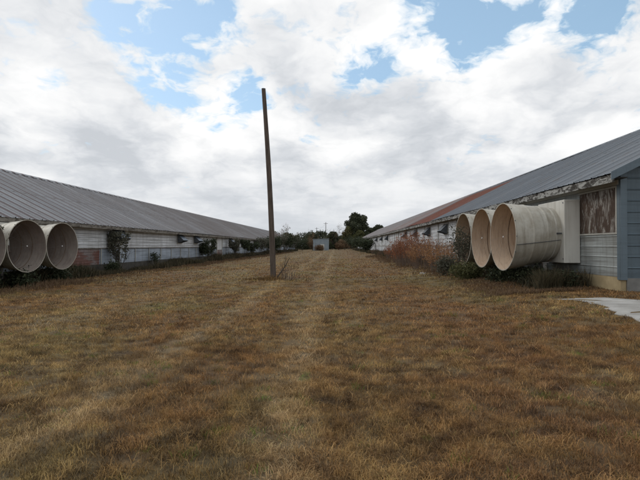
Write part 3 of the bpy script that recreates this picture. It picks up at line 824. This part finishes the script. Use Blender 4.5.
# ---------------------------------------------------------------- leaning pole and the dead branch beside it
def pole():
    x, y = -2.62, 21.3; g = gz(x, y)
    root = empty('wooden_pole', (x, y, g)); tag(root, 'tall bare weathered wooden pole leaning slightly left in the open grass', 'pole')
    n = 24; pts = []; rad = []; r2 = random.Random(2)
    for i in range(n + 1):
        u = i / n; zz = -.3 + 8.5 * u
        pts.append((-.46 * u + .05 * math.sin(u * 3.1), .1 * u, zz)); rad.append(.128 * (1 - .32 * u) + r2.uniform(-.003, .003))
    b = MB(); b.tube(pts, rad, 18); p = b.build('shaft', M['old_wood'], root, smooth=True)
    # drying cracks as dark slivers let into the shaft
    b = MB()
    for k in range(9):
        u0 = r2.uniform(.03, .7); u1 = u0 + r2.uniform(.05, .2); a = r2.uniform(math.pi, 2 * math.pi)
        cb = MB(); cv = []
        def q(u, da):
            rr = .128 * (1 - .32 * u) + .002
            return (-.46 * u + .05 * math.sin(u * 3.1) + math.cos(a + da) * rr, .1 * u + math.sin(a + da) * rr, -.3 + 8.5 * u)
        for j in range(7):
            u = u0 + (u1 - u0) * j / 6; w = .012 + .05 * math.sin(math.pi * j / 6); cv += [q(u, -w), q(u, w)]
        cb.add(cv, [(2 * j, 2 * j + 1, 2 * j + 3, 2 * j + 2) for j in range(6)]); cb.build('crack', M['dark_gap'], p)
        for j in range(0):
            ua = u0 + (u1 - u0) * j / 6; ub = u0 + (u1 - u0) * (j + 1) / 6
            def q(u, da):
                rr = .128 * (1 - .32 * u) + .002
                return (-.46 * u + .05 * math.sin(u * 3.1) + math.cos(a + da) * rr, .1 * u + math.sin(a + da) * rr, -.3 + 8.5 * u)
            w = .05 * math.sin(math.pi * (j + .5) / 6)
            b.add([q(ua, -w), q(ua, w), q(ub, w), q(ub, -w)], [(0, 1, 2, 3)])
    b = MB(); b.lathe_x([(-.02, 0, .001), (-.02, 0, .088), (.02, 0, .088), (.03, 0, .001)], 14)
    c = b.build('cap', M['dark_metal'], root); c.rotation_euler = (0, -math.pi / 2, 0); c.location = (-.46 + .002, .1, 8.2)
pole()

def branchy(mb, p, d, L, r_, depth, rr, spread=.55, n=4, sides=5, ends=None, up=.0, segs=4):
    p = Vector(p); d = Vector(d).normalized(); pts = [p.copy()]; rad = [r_]
    for i in range(segs):
        d = (d + Vector((rr.gauss(0, .12), rr.gauss(0, .12), rr.gauss(0, .08) + up))).normalized()
        p = p + d * (L / segs); pts.append(p.copy()); rad.append(r_ * (1 - .55 * (i + 1) / segs))
    mb.tube(pts, rad, sides, caps=False)
    if ends is not None and depth <= 1: ends.append((p.copy(), L)); ends.append((pts[2].copy(), L * .8))
    if depth <= 0: return
    for k in range(n):
        i = rr.randint(max(1, segs // 2 - (depth < 2)), segs); q = pts[i]
        ax = Vector((rr.gauss(0, 1), rr.gauss(0, 1), rr.gauss(0, .5)))
        nd = (d + ax.normalized() * spread * rr.uniform(.7, 1.5)).normalized()
        branchy(mb, q, nd, L * rr.uniform(.5, .75), rad[i] * .65, depth - 1, rr, spread, n, max(3, sides - 1), ends, up, segs)

def dead_branch():
    x, y = -2.05, 21.2; g = gz(x, y); rr = random.Random(17)
    root = empty('dead_branch', (x, y, g)); tag(root, 'dark bare broken branch propped in the grass beside the pole foot', 'branch')
    b = MB(); b.tube([(-.48, .0, .02), (-.25, -.03, .33), (-.05, 0, .62), (.12, 0, .95)], [.03, .028, .022, .012], 6)
    branchy(b, (-.1, 0, .5), (.3, 0, .9), .5, .014, 2, rr, .6, 3)
    b.build('stem', M['bark'], root)
    b = MB()
    for k in range(26):
        a = rr.uniform(-1.3, 1.3); h = rr.uniform(.3, .95); ox = rr.uniform(-.25, .35)
        b.tube([(ox, 0, -.02), (ox + .1 * math.sin(a), .05 * math.cos(a * 3), h * .6), (ox + .32 * math.sin(a), .1 * math.cos(a * 5), h)], [.011, .008, .004], 4, caps=False)
    b.build('twig', M['twig'], root)
dead_branch()
b = MB()
rr = random.Random(4)

# ---------------------------------------------------------------- vegetation
def leaf_mesh(name, centres, radii, n, size, mat, parent, seed, flat=1.0, aspect=.6):
    """n small leaf faces spread through soft clumps (numpy)"""
    rg = np.random.default_rng(seed); C = np.array(centres, float); Rd = np.array(radii, float)
    w = Rd ** 2; idx = rg.choice(len(C), n, p=w / w.sum())
    d = rg.normal(0, 1, (n, 3)); d /= np.linalg.norm(d, axis=1)[:, None]
    r_ = rg.uniform(0, 1, n) ** .45
    P = C[idx] + d * (r_ * Rd[idx])[:, None] * np.array([1, 1, flat])
    a = rg.normal(0, 1, (n, 3)); a /= np.linalg.norm(a, axis=1)[:, None]
    t_ = rg.normal(0, 1, (n, 3)); bb = np.cross(a, t_); bb /= np.linalg.norm(bb, axis=1)[:, None]
    s = size * rg.uniform(.5, 1.4, n)[:, None]
    V = np.stack([P - a * s, P + bb * s * aspect, P + a * s, P - bb * s * aspect], 1).reshape(-1, 3)
    F = (np.arange(n)[:, None] * 4 + np.array([0, 1, 2, 3]))
    return npmesh(name, V, F, mat, parent, k=4)

def shrub(kind, x, y, h, w, label, leaf='leaf_dark', n=2500, size=.05, seed=1, cat='shrub', group=None, stems=5, lean=.35, clump=.30):
    rr = random.Random(seed); g = gz(x, y)
    root = empty(kind, (x, y, g)); tag(root, label, cat, group)
    b = MB(); ends = []
    for k in range(stems):
        a = rr.uniform(0, 6.28); rad_ = rr.uniform(0, .25) * w
        branchy(b, (math.cos(a) * rad_ * .5, math.sin(a) * rad_ * .5, -.05), (math.cos(a) * lean, math.sin(a) * lean, 1), h * rr.uniform(.5, .72), max(.008, h * .011), 2, rr, .5, 3, 5, ends, .03)
    b.build('stem', M['bark'], root)
    if n:
        sx = w / 2
        C = [(max(-sx, min(sx, p.x)), max(-sx, min(sx, p.y)), min(p.z, h * .92)) for p, L in ends]
        Rr = [rr.uniform(.5, 1.25) * clump * w for _ in C]
        leaf_mesh('foliage', C, Rr, n, size, M[leaf], root, seed)
    return root

def tree(kind, x, y, h, w, label, leaf, n, size, seed, trunk=.25, group=None, crown0=.35, nclump=26, cat='tree'):
    rr = random.Random(seed); g = gz(x, y)
    root = empty(kind, (x, y, g)); tag(root, label, cat, group)
    b = MB(); top = h * .72
    b.tube([(0, 0, -.2), (.05 * w, 0, h * .25), (-.02 * w, .03 * w, h * .5), (.02 * w, 0, top)], [trunk, trunk * .8, trunk * .55, trunk * .25], 8)
    C = []; Rr = []
    for k in range(nclump):
        u = (k + .5) / nclump; zz = h * (crown0 + (1 - crown0) * .92 * u)
        prof = math.sin(math.pi * min(1, .16 + .80 * u)) ** .75
        a = k * 2.4 + rr.uniform(-.4, .4); rad_ = w / 2 * prof * rr.uniform(.35, .85)
        c = (math.cos(a) * rad_, math.sin(a) * rad_, zz)
        C.append(c); Rr.append(w * rr.uniform(.10, .19))
        if k % 2 == 0:
            z0 = min(zz * .7, top); b.tube([(0, 0, z0), (c[0] * .5, c[1] * .5, (z0 + zz) / 2), c], [trunk * .3, trunk * .2, trunk * .08], 5, caps=False)
    b.build('trunk', M['bark'], root)
    leaf_mesh('crown', C, Rr, n, size, M[leaf], root, seed, .8)
    return root

def weeds(kind, x, y, h, w, label, mat, n=160, seed=1, cat='weeds', group=None, thick=.006, plume=True):
    """stand of upright dry stalks with feathery tops"""
    rg = np.random.default_rng(seed); rr = random.Random(seed); g = gz(x, y)
    root = empty(kind, (x, y, g)); tag(root, label, cat, group)
    b = MB(); C = []; Rr = []
    for k in range(n):
        a = rr.uniform(0, 6.28); r_ = math.sqrt(rr.random()) * w / 2; hx = h * rr.uniform(.55, 1.0) * (1 - .35 * (r_ / (w / 2)) ** 2)
        px, py = math.cos(a) * r_, math.sin(a) * r_; lx, ly = px * .25 + rr.gauss(0, .07) * h, py * .25 + rr.gauss(0, .07) * h
        b.tube([(px, py, -.03), (px + lx * .4, py + ly * .4, hx * .55), (px + lx, py + ly, hx)], [thick, thick * .8, thick * .4], 3, caps=False)
        for u in (.55, .75, .92):
            C.append((px + lx * u, py + ly * u, hx * u)); Rr.append(.05 * h + .02)
    b.build('stalk', M['twig'], root)
    leaf_mesh('seed_head' if plume else 'foliage', C, Rr, n * 26, .020 * h + .006, M[mat], root, seed, 2.0, .35)
    return root

# left wall plants
shrub('vine', -12.8, 29.2, 2.5, .8, 'tall leafy vine climbing to the bluish vent hood on the left shed', 'leaf_gray', 1500, .06, 101, 'vine', clump=.22, stems=6, lean=.12)
shrub('weed_shrub', -12.9, 35.6, 1.35, .55, 'small thin dark weed alone against the left wall panels', 'leaf_dark', 500, .05, 102, clump=.3, stems=3, lean=.1)
shrub('shrub', -12.6, 49.0, 2.3, 1.15, 'bushy dark shrub against the wall just before the left shed door', 'leaf_dark', 2200, .08, 103, clump=.25, lean=.15)
for i, (y, h, w, lb) in enumerate([(61, 2.5, .9, 'narrow dark sapling just beyond the left shed door'), (68, 2.4, .9, 'narrow dark sapling, second beyond the left shed door'), (76, 2.0, 1.6, 'rounded low dark shrub between saplings by the left wall'),
                                   (82, 2.9, 1.8, 'full dark sapling seen just left of the leaning pole'), (90, 3.0, 2.0, 'dark sapling against the left wall, nearest seen behind the pole'), (99, 3.2, 2.4, 'dark sapling right of the pole against the left shed'),
                                   (109, 3.6, 2.8, 'broad dark sapling touching the left shed eave'), (121, 4.0, 3.2, 'bushy dark young tree towards the far end of left shed'), (134, 4.2, 3.6, 'dark young tree, second from the far end of left shed'), (150, 4.4, 4, 'dark young tree at the far end of left shed')]):
    shrub('sapling', -12.4 + .1 * (i % 3), y, h, w, lb, 'leaf_dark' if i % 3 else 'leaf_gray', 1800, .09 if y < 95 else .14, 110 + i, 'sapling', 'saplings along the left shed', clump=.24, lean=.2)
# dark bushes beneath the left fans
for i, (x, y, h, w, lb) in enumerate([(-12.3, 16.6, .8, 1.3, 'low dark bush under the cone fan at the left edge'), (-11.9, 18.6, .5, 1.5, 'low dark bush under the widest cone mouth on the left'), (-12.1, 21.2, .5, 1.6, 'low dark bush under the cone fan by the rusty patch'),
                                      (-12.6, 24.2, .35, 1.3, 'low dark bush in front of the rusty wall patch'), (-12.6, 28.0, .55, 1.2, 'low dark bush between the rusty patch and the vine')]):
    shrub('bush', x, y, h, w, lb, 'leaf_dark', 1900, .05, 130 + i, 'bush', 'low bushes along the left shed', clump=.28, lean=.6, stems=7)
shrub('vine', -12.0, 17.05, 2.4, .4, 'leafy vine beside the cone fan rim at the left edge', 'leaf_gray', 500, .06, 140, 'vine', clump=.3, lean=.1, stems=3)

# right wall plants: bushes at the fans
for i, (x, y, h, w, lb, lf) in enumerate([(5.7, 14.4, .30, 1.5, 'low dark bush beneath the nearest right cone fan', 'leaf_dark'), (5.4, 16.4, .34, 1.3, 'low dark bush beneath the middle right cone fan', 'leaf_dark'),
                                          (4.7, 18.1, .50, 1.1, 'dull green leafy bush below the mouth of the farthest right cone fan', 'leaf_olive'), (6.0, 13.5, .32, .9, 'small dark weed patch at the tan foundation by the plywood', 'leaf_dark'),
                                          (5.9, 15.9, .34, 1.3, 'low dark bush behind the support leg of the nearest right fan', 'leaf_dark')]):
    shrub('bush', x, y, h, w, lb, lf, 2600, .035, 150 + i, 'bush', 'low bushes below the right fans', clump=.26, lean=.8, stems=8)
shrub('bush', 4.75, 19.3, 1.95, 1.1, 'tall dark bush standing before the farthest right cone fan', 'leaf_gray', 1700, .04, 160, 'bush', clump=.2, lean=.3, stems=7)
shrub('bush', 4.6, 20.6, .7, 1.1, 'ragged dark bush at the near edge of the red weeds', 'leaf_gray', 1500, .04, 161, 'bush', clump=.26, lean=.4, stems=6)
# rust-red weeds
red = [(5.4, 23.2, 1.45, 2.0, 'rust coloured tall weed clump nearest the right cone fans'), (5.2, 26.6, 1.8, 2.2, 'rust coloured tall weed clump, second from the cone fans'), (4.9, 30.2, 2.2, 2.4, 'tallest dense rust red weed clump below the first dark vent'),
       (5.0, 34.0, 2.25, 2.2, 'dark rust red weed clump standing between two vents'), (5.8, 39.5, .8, 1.2, 'shorter reddish weed clump before the white door'), (5.6, 45.5, 1.7, 2.0, 'dark red brown weed clump just before the white door'),
       (5.8, 50.5, .9, 1.3, 'reddish weed clump standing at the white door'), (5.9, 61, .7, 1.4, 'low brown weed clump just beyond the white door'), (5.8, 72, .8, 1.4, 'low brown weed clump far along the right shed')]
for i, (x, y, h, w, lb) in enumerate(red):
    weeds('weed_clump', x, y, h, w, lb, ['leaf_tan', 'leaf_tan', 'leaf_red', 'leaf_red', 'leaf_tan', 'leaf_red', 'leaf_brown', 'leaf_brown', 'leaf_brown'][i], 130, 170 + i, 'weeds', 'dry weeds along the right shed', thick=.010)
for i, (x, y, h, w, lb) in enumerate([(5.3, 84, 2.0, 2.4, 'dark green shrub midway along far right wall'), (5.4, 99, 2.4, 3.0, 'dark green shrub near the far right vents'), (5.2, 116, 3.0, 3.4, 'dark green shrub under the far right eave'), (4.8, 136, 3.2, 4, 'dark green shrub at the far end of the right shed')]):
    shrub('shrub', x, y, h, w, lb, 'leaf_dark', 1800, .13, 190 + i, group='shrubs at the far right wall', clump=.24, lean=.3)

# far end of the field
def bare_tree(x, y, h, label, seed):
    rr = random.Random(seed); root = empty('bare_tree', (x, y, gz(x, y))); tag(root, label, 'tree', 'bare trees at the far end')
    b = MB(); ends = []
    for k in range(3):
        a = k * 2.1; branchy(b, (0, 0, -.1), (math.cos(a) * .25, math.sin(a) * .25, 1), h * .55, .085, 3, rr, .55, 3, 5, ends, .04)
    b.build('trunk', M['bark'], root)
    leaf_mesh('crown', [tuple(p) for p, L in ends], [.4] * len(ends), 900, .09, M['leaf_brown'], root, seed)
bare_tree(-12.2, 122, 6.2, 'wispy bare tree rising above the far eave of the left shed', 201)
bare_tree(1.2, 182, 8.5, 'wispy bare tree right of the small grey shed', 202)
bare_tree(-8, 178, 6.5, 'wispy bare tree left of the small grey shed', 203)

tree('broadleaf_tree', 8.3, 192, 13.6, 11.0, 'big round dark tree rising above the far treeline', 'leaf_far', 15000, .26, 211, .45, 'far trees', .28, 34)
tree('broadleaf_tree', 20.5, 235, 11.0, 9.5, 'dark treetop just showing over the far right roof', 'leaf_far', 7000, .30, 212, .35, 'far trees', .3)
tree('broadleaf_tree', 5.2, 188, 8.6, 6.0, 'olive green tree at the left foot of the big round tree', 'leaf_olive', 7000, .22, 213, .25, 'far trees', .15)
tree('broadleaf_tree', 9.0, 178, 6.8, 5.5, 'olive green tree under the right of the big round tree', 'leaf_olive', 7000, .20, 214, .25, 'far trees', .1)
tree('broadleaf_tree', 13.6, 200, 8.5, 7, 'dark tree between the big round tree and right shed end', 'leaf_far', 7000, .25, 215, .25, 'far trees', .15)
tree('broadleaf_tree', -1.0, 205, 7.4, 6.5, 'dark tree directly behind the small grey shed', 'leaf_far', 7000, .25, 216, .25, 'far trees', .1)
for i, (x, y, h, w, lf, lb) in enumerate([(6.2, 168, 2.8, 4.2, 'leaf_brown', 'reddish brown bush below the olive tree'), (3.4, 176, 3.2, 3.6, 'leaf_brown', 'brown bush between grey shed and olive tree'), (-6.8, 166, 3.2, 5, 'leaf_brown', 'brown bush left of the small grey shed'),
                                          (-11, 168, 3.6, 5, 'leaf_dark', 'dark bush beyond the left shed end'), (-4.9, 160.5, 1.3, 3.4, 'leaf_brown', 'low brown bush against the front of the small grey shed'), (1.6, 160, 2.0, 2.2, 'leaf_brown', 'low brown bush at the right corner of the grey shed')]):
    shrub('bush', x, y, h, w, lb, lf, 2600, .13, 220 + i, 'bush', 'bushes at the far end', clump=.26, lean=.6, stems=7)

def wood():
    rg = np.random.default_rng(77); C = []; Rr = []
    for k in range(760):
        x = rg.uniform(-110, 110); y = rg.uniform(212, 250)
        h = 5.2 + 2.8 * float(vnoise(x, 0., 9, 78)) + 1.5 * float(vnoise(x, 0., 3, 79))
        for q in range(4):
            C.append((x + rg.normal(0, 1.6), y + rg.normal(0, 1.6), rg.uniform(.3, h - 1.0) - .1)); Rr.append(rg.uniform(.9, 2.0))
    o = leaf_mesh('woodland', C, Rr, 150000, .36, M['leaf_far'], None, 80, .8)
    tag(o, 'distant dark wood closing off the far end of the field', 'woodland', kind='stuff')
wood()

def small_shed():
    x0, x1, y0, y1 = -7.2 + .15, -2.0 + .0, 163, 169
    g = gz(-4.5, 163); root = empty('small_shed', (-4.6, 163, g)); tag(root, 'small grey metal box shed alone at the far end of field', 'shed')
    H = 4.0; b = MB(); w = 2.55; b.box(-w, w, 0, 5.5, -.1, H - .25)
    b.build('wall', M['galvanised'], root)
    b = MB(); b.add([(-w - .15, -.2, H - .25), (w + .15, -.2, H - .02), (w + .15, 5.7, H - .02), (-w - .15, 5.7, H - .25), (-w - .15, -.2, H - .33), (w + .15, -.2, H - .10), (w + .15, 5.7, H - .10), (-w - .15, 5.7, H - .33)],
                    [(0, 1, 2, 3), (7, 6, 5, 4), (0, 4, 5, 1), (1, 5, 6, 2), (2, 6, 7, 3), (3, 7, 4, 0)])
    b.build('roof', M['galvanised'], root)
    b = MB()
    for i in range(12):
        xx = -w + .2 + i * .42; b.box(xx, xx + .05, -.03, -.002, 0, H - .27)
    b.build('wall_rib', M['galvanised'], root)
    b = MB(); b.box(-.2, 1.1, -.045, -.004, .05, 2.1); b.build('door', M['housing_white'], root)
small_shed()

def utility_pole(x, y, h, label):
    root = empty('utility_pole', (x, y, gz(x, y))); tag(root, label, 'utility pole', 'far utility poles')
    b = MB(); b.tube([(0, 0, -.3), (0, 0, h * .5), (0, 0, h)], [.17, .14, .11], 8); b.build('shaft', M['old_wood'], root)
    b = MB(); b.box(-.9, .9, -.06, .06, h - .6, h - .48); b.build('crossarm', M['old_wood'], root)
    for s in (-.8, -.0, .8):
        b = MB(); b.tube([(s, 0, h - .48), (s, 0, h - .36 if s else h + .15)], [.05, .04], 6); b.build('insulator', M['dark_metal'], root)
utility_pole(-4.1, 222, 12.0, 'taller thin pole above the small grey shed roof')
utility_pole(-9.6, 262, 11.2, 'shorter thin pole left of the small grey shed')
b = MB()
pts = []
for i in range(25):
    u = i / 24; pts.append((-4.1 + (-9.6 + 4.1) * u, 222 + 40 * u, 11.5 + (10.7 - 11.5) * u - 1.0 * 4 * u * (1 - u)))
b.tube(pts, [.02] * 25, 4); o = b.build('power_line', M['dark_metal']); tag(o, 'thin power line between the two far poles', 'power line')

# stones and litter by the foot of the red weeds
for i, (x, y, s) in enumerate([(3.9, 22.6, .10), (4.15, 22.9, .08), (4.35, 22.3, .06)]):
    b = MB(); r2 = random.Random(i + 60)
    prof = []
    n = 9
    vs = [(0, 0, s * .45)]; fs = []
    for j, (zz, rr_) in enumerate(((.38, .6), (.1, 1.0), (-.3, .9))):
        for k in range(n):
            a = 6.283 * k / n; q = rr_ * r2.uniform(.8, 1.15); vs.append((s * q * math.cos(a) * 1.3, s * q * math.sin(a), s * (zz + r2.uniform(-.06, .06))))
    for k in range(n): fs.append((0, 1 + k, 1 + (k + 1) % n))
    for j in range(2):
        for k in range(n):
            a = 1 + j * n + k; c_ = 1 + j * n + (k + 1) % n; fs.append((a, a + n, c_ + n, c_))
    b.add(vs, fs); o = b.build('stone', M['concrete']); o.location = (x, y, gz(x, y) + .02)
    tag(o, ['larger pale stone in the grass near the red weeds', 'middle pale stone in the grass near the red weeds', 'smallest pale stone in the grass near the red weeds'][i], 'stone', 'pale stones near the red weeds')

# ---------------------------------------------------------------- camera
cd = bpy.data.cameras.new('camera'); cam = bpy.data.objects.new('camera', cd); COL.objects.link(cam)
cam.location = CAM; cam.rotation_euler = (math.pi / 2 + PITCH, 0, YAW)
cd.sensor_width = 36; cd.lens = 36 * 500 / 640; cd.clip_end = 4000; cd.clip_start = .05
sc.camera = cam

# ---------------------------------------------------------------- sky and light
SUN_EL, SUN_AZ = R(38), R(-62)      # azimuth from +y (ahead), negative = to the left
def pix_dir(px, py):
    v = Vector(((px - 320) / 500, (240 - py) / 500, -1)).normalized()
    return (cam.rotation_euler.to_matrix() @ v).normalized()
w = bpy.data.worlds.new('World'); sc.world = w; w.use_nodes = True
w.cycles.sampling_method = 'MANUAL'; w.cycles.sample_map_resolution = 256
nt = w.node_tree; nt.nodes.clear()
class WN(NT):
    def __init__(s, t): s.t = t
    def noise(s, vec, scale=1, detail=5, rough=.6, dist=0, dim='2D'):
        nd = s.n('ShaderNodeTexNoise', noise_dimensions=dim); s.l(vec, nd.inputs['Vector'])
        nd.inputs['Scale'].default_value = scale; nd.inputs['Detail'].default_value = detail
        nd.inputs['Roughness'].default_value = rough; nd.inputs['Distortion'].default_value = dist
        return nd.outputs['Fac']
W = WN(nt)
sky = nt.nodes.new('ShaderNodeTexSky'); sky.sky_type = 'NISHITA'; sky.sun_disc = False
sky.sun_elevation = SUN_EL; sky.sun_rotation = SUN_AZ; sky.air_density = 1.0; sky.dust_density = 1.0; sky.ozone_density = 1.0
tc = nt.nodes.new('ShaderNodeTexCoord'); D = tc.outputs['Generated']
dx, dy, dz = W.sep(D)[0:3]
zc = W.math('ADD', W.math('MAXIMUM', dz, 0.), .26)
cx = nt.nodes.new('ShaderNodeCombineXYZ'); W.l(W.math('DIVIDE', dx, zc), cx.inputs[0]); W.l(W.math('DIVIDE', dy, zc), cx.inputs[1])
U = cx.outputs[0]
def mapp(vec, sc_, loc=(0, 0, 0), rot=0):
    mp = nt.nodes.new('ShaderNodeMapping'); W.l(vec, mp.inputs[0]); mp.inputs['Scale'].default_value = sc_; mp.inputs['Location'].default_value = loc; mp.inputs['Rotation'].default_value = (0, 0, rot); return mp.outputs[0]
# warp the sheet so that billows are not round
wz = nt.nodes.new('ShaderNodeTexNoise'); wz.noise_dimensions = '2D'; wz.inputs['Scale'].default_value = 5.0; wz.inputs['Detail'].default_value = 3; W.l(U, wz.inputs['Vector'])
wa = nt.nodes.new('ShaderNodeVectorMath'); wa.operation = 'MULTIPLY_ADD'; W.l(wz.outputs['Color'], wa.inputs[0]); wa.inputs[1].default_value = (.13, .13, 0); W.l(U, wa.inputs[2])
UW = wa.outputs[0]
def billow(off, sc_, det, rough=.55):
    v = nt.nodes.new('ShaderNodeTexVoronoi'); v.voronoi_dimensions = '2D'; v.feature = 'SMOOTH_F1'; v.inputs['Smoothness'].default_value = .35
    v.inputs['Scale'].default_value = sc_; v.inputs['Detail'].default_value = det; v.inputs['Roughness'].default_value = rough; v.inputs['Lacunarity'].default_value = 2.2
    v.normalize = True
    W.l(mapp(UW, (1, .85, 1), (3.3 + off[0], 1.1 + off[1], 0), .4), v.inputs['Vector']); return W.math('SUBTRACT', 1., v.outputs['Distance'])
n_big = W.noise(mapp(U, (1, 1, 1), (3.1, 1.7, 0)), 1.9, 5, .55, .2)
bw = billow((0, 0), 5.0, 3, .6)
n_fine = W.noise(mapp(UW, (1, 1, 1), (7, 2, 0)), 11, 5, .62, .0)
# openings to the blue
holes = None
for (px, py, rad, am) in [(165, 52, .05, 1.05), (198, 22, .045, .95), (130, 42, .035, .9), (158, 84, .04, 1.), (185, 98, .035, .6), (55, 80, .03, .9), (378, 60, .032, 1.), (352, 74, .028, .9), (246, 90, .035, .9), (448, 22, .03, .9), (478, 32, .04, 1.), (578, 8, .035, 1.), (604, 22, .03, 1.), (535, 12, .025, .8), (472, 50, .025, 1.), (190, 178, .025, .5), (215, 132, .025, .8), (505, 38, .03, .8), (405, 14, .03, .8), (45, 142, .03, .5), (250, 178, .025, .6), (225, 20, .03, .6), (110, 12, .03, .7)]:
    v = pix_dir(px, py)
    vd = nt.nodes.new('ShaderNodeVectorMath'); vd.operation = 'DISTANCE'; W.l(D, vd.inputs[0]); vd.inputs[1].default_value = v
    q = W.math('DIVIDE', vd.outputs['Value'], rad); q = W.math('MULTIPLY', q, q)
    q = W.math('MULTIPLY', W.math('EXPONENT', W.math('MULTIPLY', q, -.7)), am)
    holes = q if holes is None else W.math('ADD', holes, q)
holes = W.math('MINIMUM', holes, 1.1)
dens = W.math('ADD', W.math('ADD', W.math('MULTIPLY', n_big, .45), W.math('MULTIPLY', bw, .50)), W.math('MULTIPLY', n_fine, .38))
dens = W.math('SUBTRACT', dens, W.math('MULTIPLY', holes, .18))
dens = W.math('ADD', dens, W.ramp(dz, [(.05, .16), (.30, .03), (.5, .0)]))
cover = W.ramp(dens, [(.605, 0.), (.665, .7), (.74, 1.)])
rel = W.math('MULTIPLY', W.math('SUBTRACT', bw, .72), 1.15)
thick = W.noise(mapp(UW, (1, .8, 1), (1.2, 5.3, 0)), 2.1, 5, .5, .2)
# thin edges glow white, thick middles go grey, creases between puffs are darker
lum = W.math('ADD', W.math('ADD', .62, rel), W.math('MULTIPLY', W.math('SUBTRACT', .50, thick), 2.3))
lum = W.math('ADD', lum, W.math('MULTIPLY', W.math('SUBTRACT', .80, dens), .8))
lum = W.math('ADD', lum, W.math('MULTIPLY', W.math('SUBTRACT', n_fine, .5), .6))
c_hi = W.ramp(lum, [(.10, (.60, .63, .67)), (.34, (.71, .735, .77)), (.55, (.84, .855, .875)), (.78, (.95, .955, .96)), (1., (1.03, 1.03, 1.03))])
st = W.noise(mapp(D, (1.2, 1.2, 9.), (0, 0, 0)), 2.4, 6, .6, .4, '3D')
c_lo = W.ramp(st, [(.32, (.58, .62, .66)), (.5, (.68, .71, .75)), (.68, (.82, .84, .86))])
lowf = W.ramp(dz, [(.02, .9), (.08, .45), (.18, 0.)])
ccol = W.mix(lowf, c_hi, c_lo)
ccol = W.mix(W.math('MULTIPLY', W.math('SUBTRACT', 1., cover), .9, True), ccol, (.46, .76, .98))
bs = nt.nodes.new('ShaderNodeBackground'); W.l(sky.outputs[0], bs.inputs[0]); bs.inputs[1].default_value = .15
bc = nt.nodes.new('ShaderNodeBackground'); W.l(ccol, bc.inputs[0]); bc.inputs[1].default_value = 1.0
cov2 = W.math('MAXIMUM', W.math('ADD', W.math('MULTIPLY', cover, .60), .40), W.ramp(dz, [(.05, 1.), (.22, 0.)]))
mx = nt.nodes.new('ShaderNodeMixShader'); W.l(cov2, mx.inputs[0]); W.l(bs.outputs[0], mx.inputs[1]); W.l(bc.outputs[0], mx.inputs[2])
out = nt.nodes.new('ShaderNodeOutputWorld'); W.l(mx.outputs[0], out.inputs[0])

ld = bpy.data.lights.new('sun', 'SUN'); ld.energy = .8; ld.angle = R(14); ld.color = (1, .95, .87)
sun = bpy.data.objects.new('sun', ld); COL.objects.link(sun)
sd = Vector((math.sin(SUN_AZ) * math.cos(SUN_EL), math.cos(SUN_AZ) * math.cos(SUN_EL), math.sin(SUN_EL)))
sun.rotation_euler = sd.to_track_quat('Z', 'Y').to_euler()

sc.view_settings.view_transform = 'Standard'; sc.view_settings.look = 'None'
sc.view_settings.exposure = 0; sc.view_settings.gamma = 1; sc.view_settings.use_curve_mapping = False
sc.cycles.max_bounces = 4; sc.cycles.diffuse_bounces = 3; sc.cycles.glossy_bounces = 2
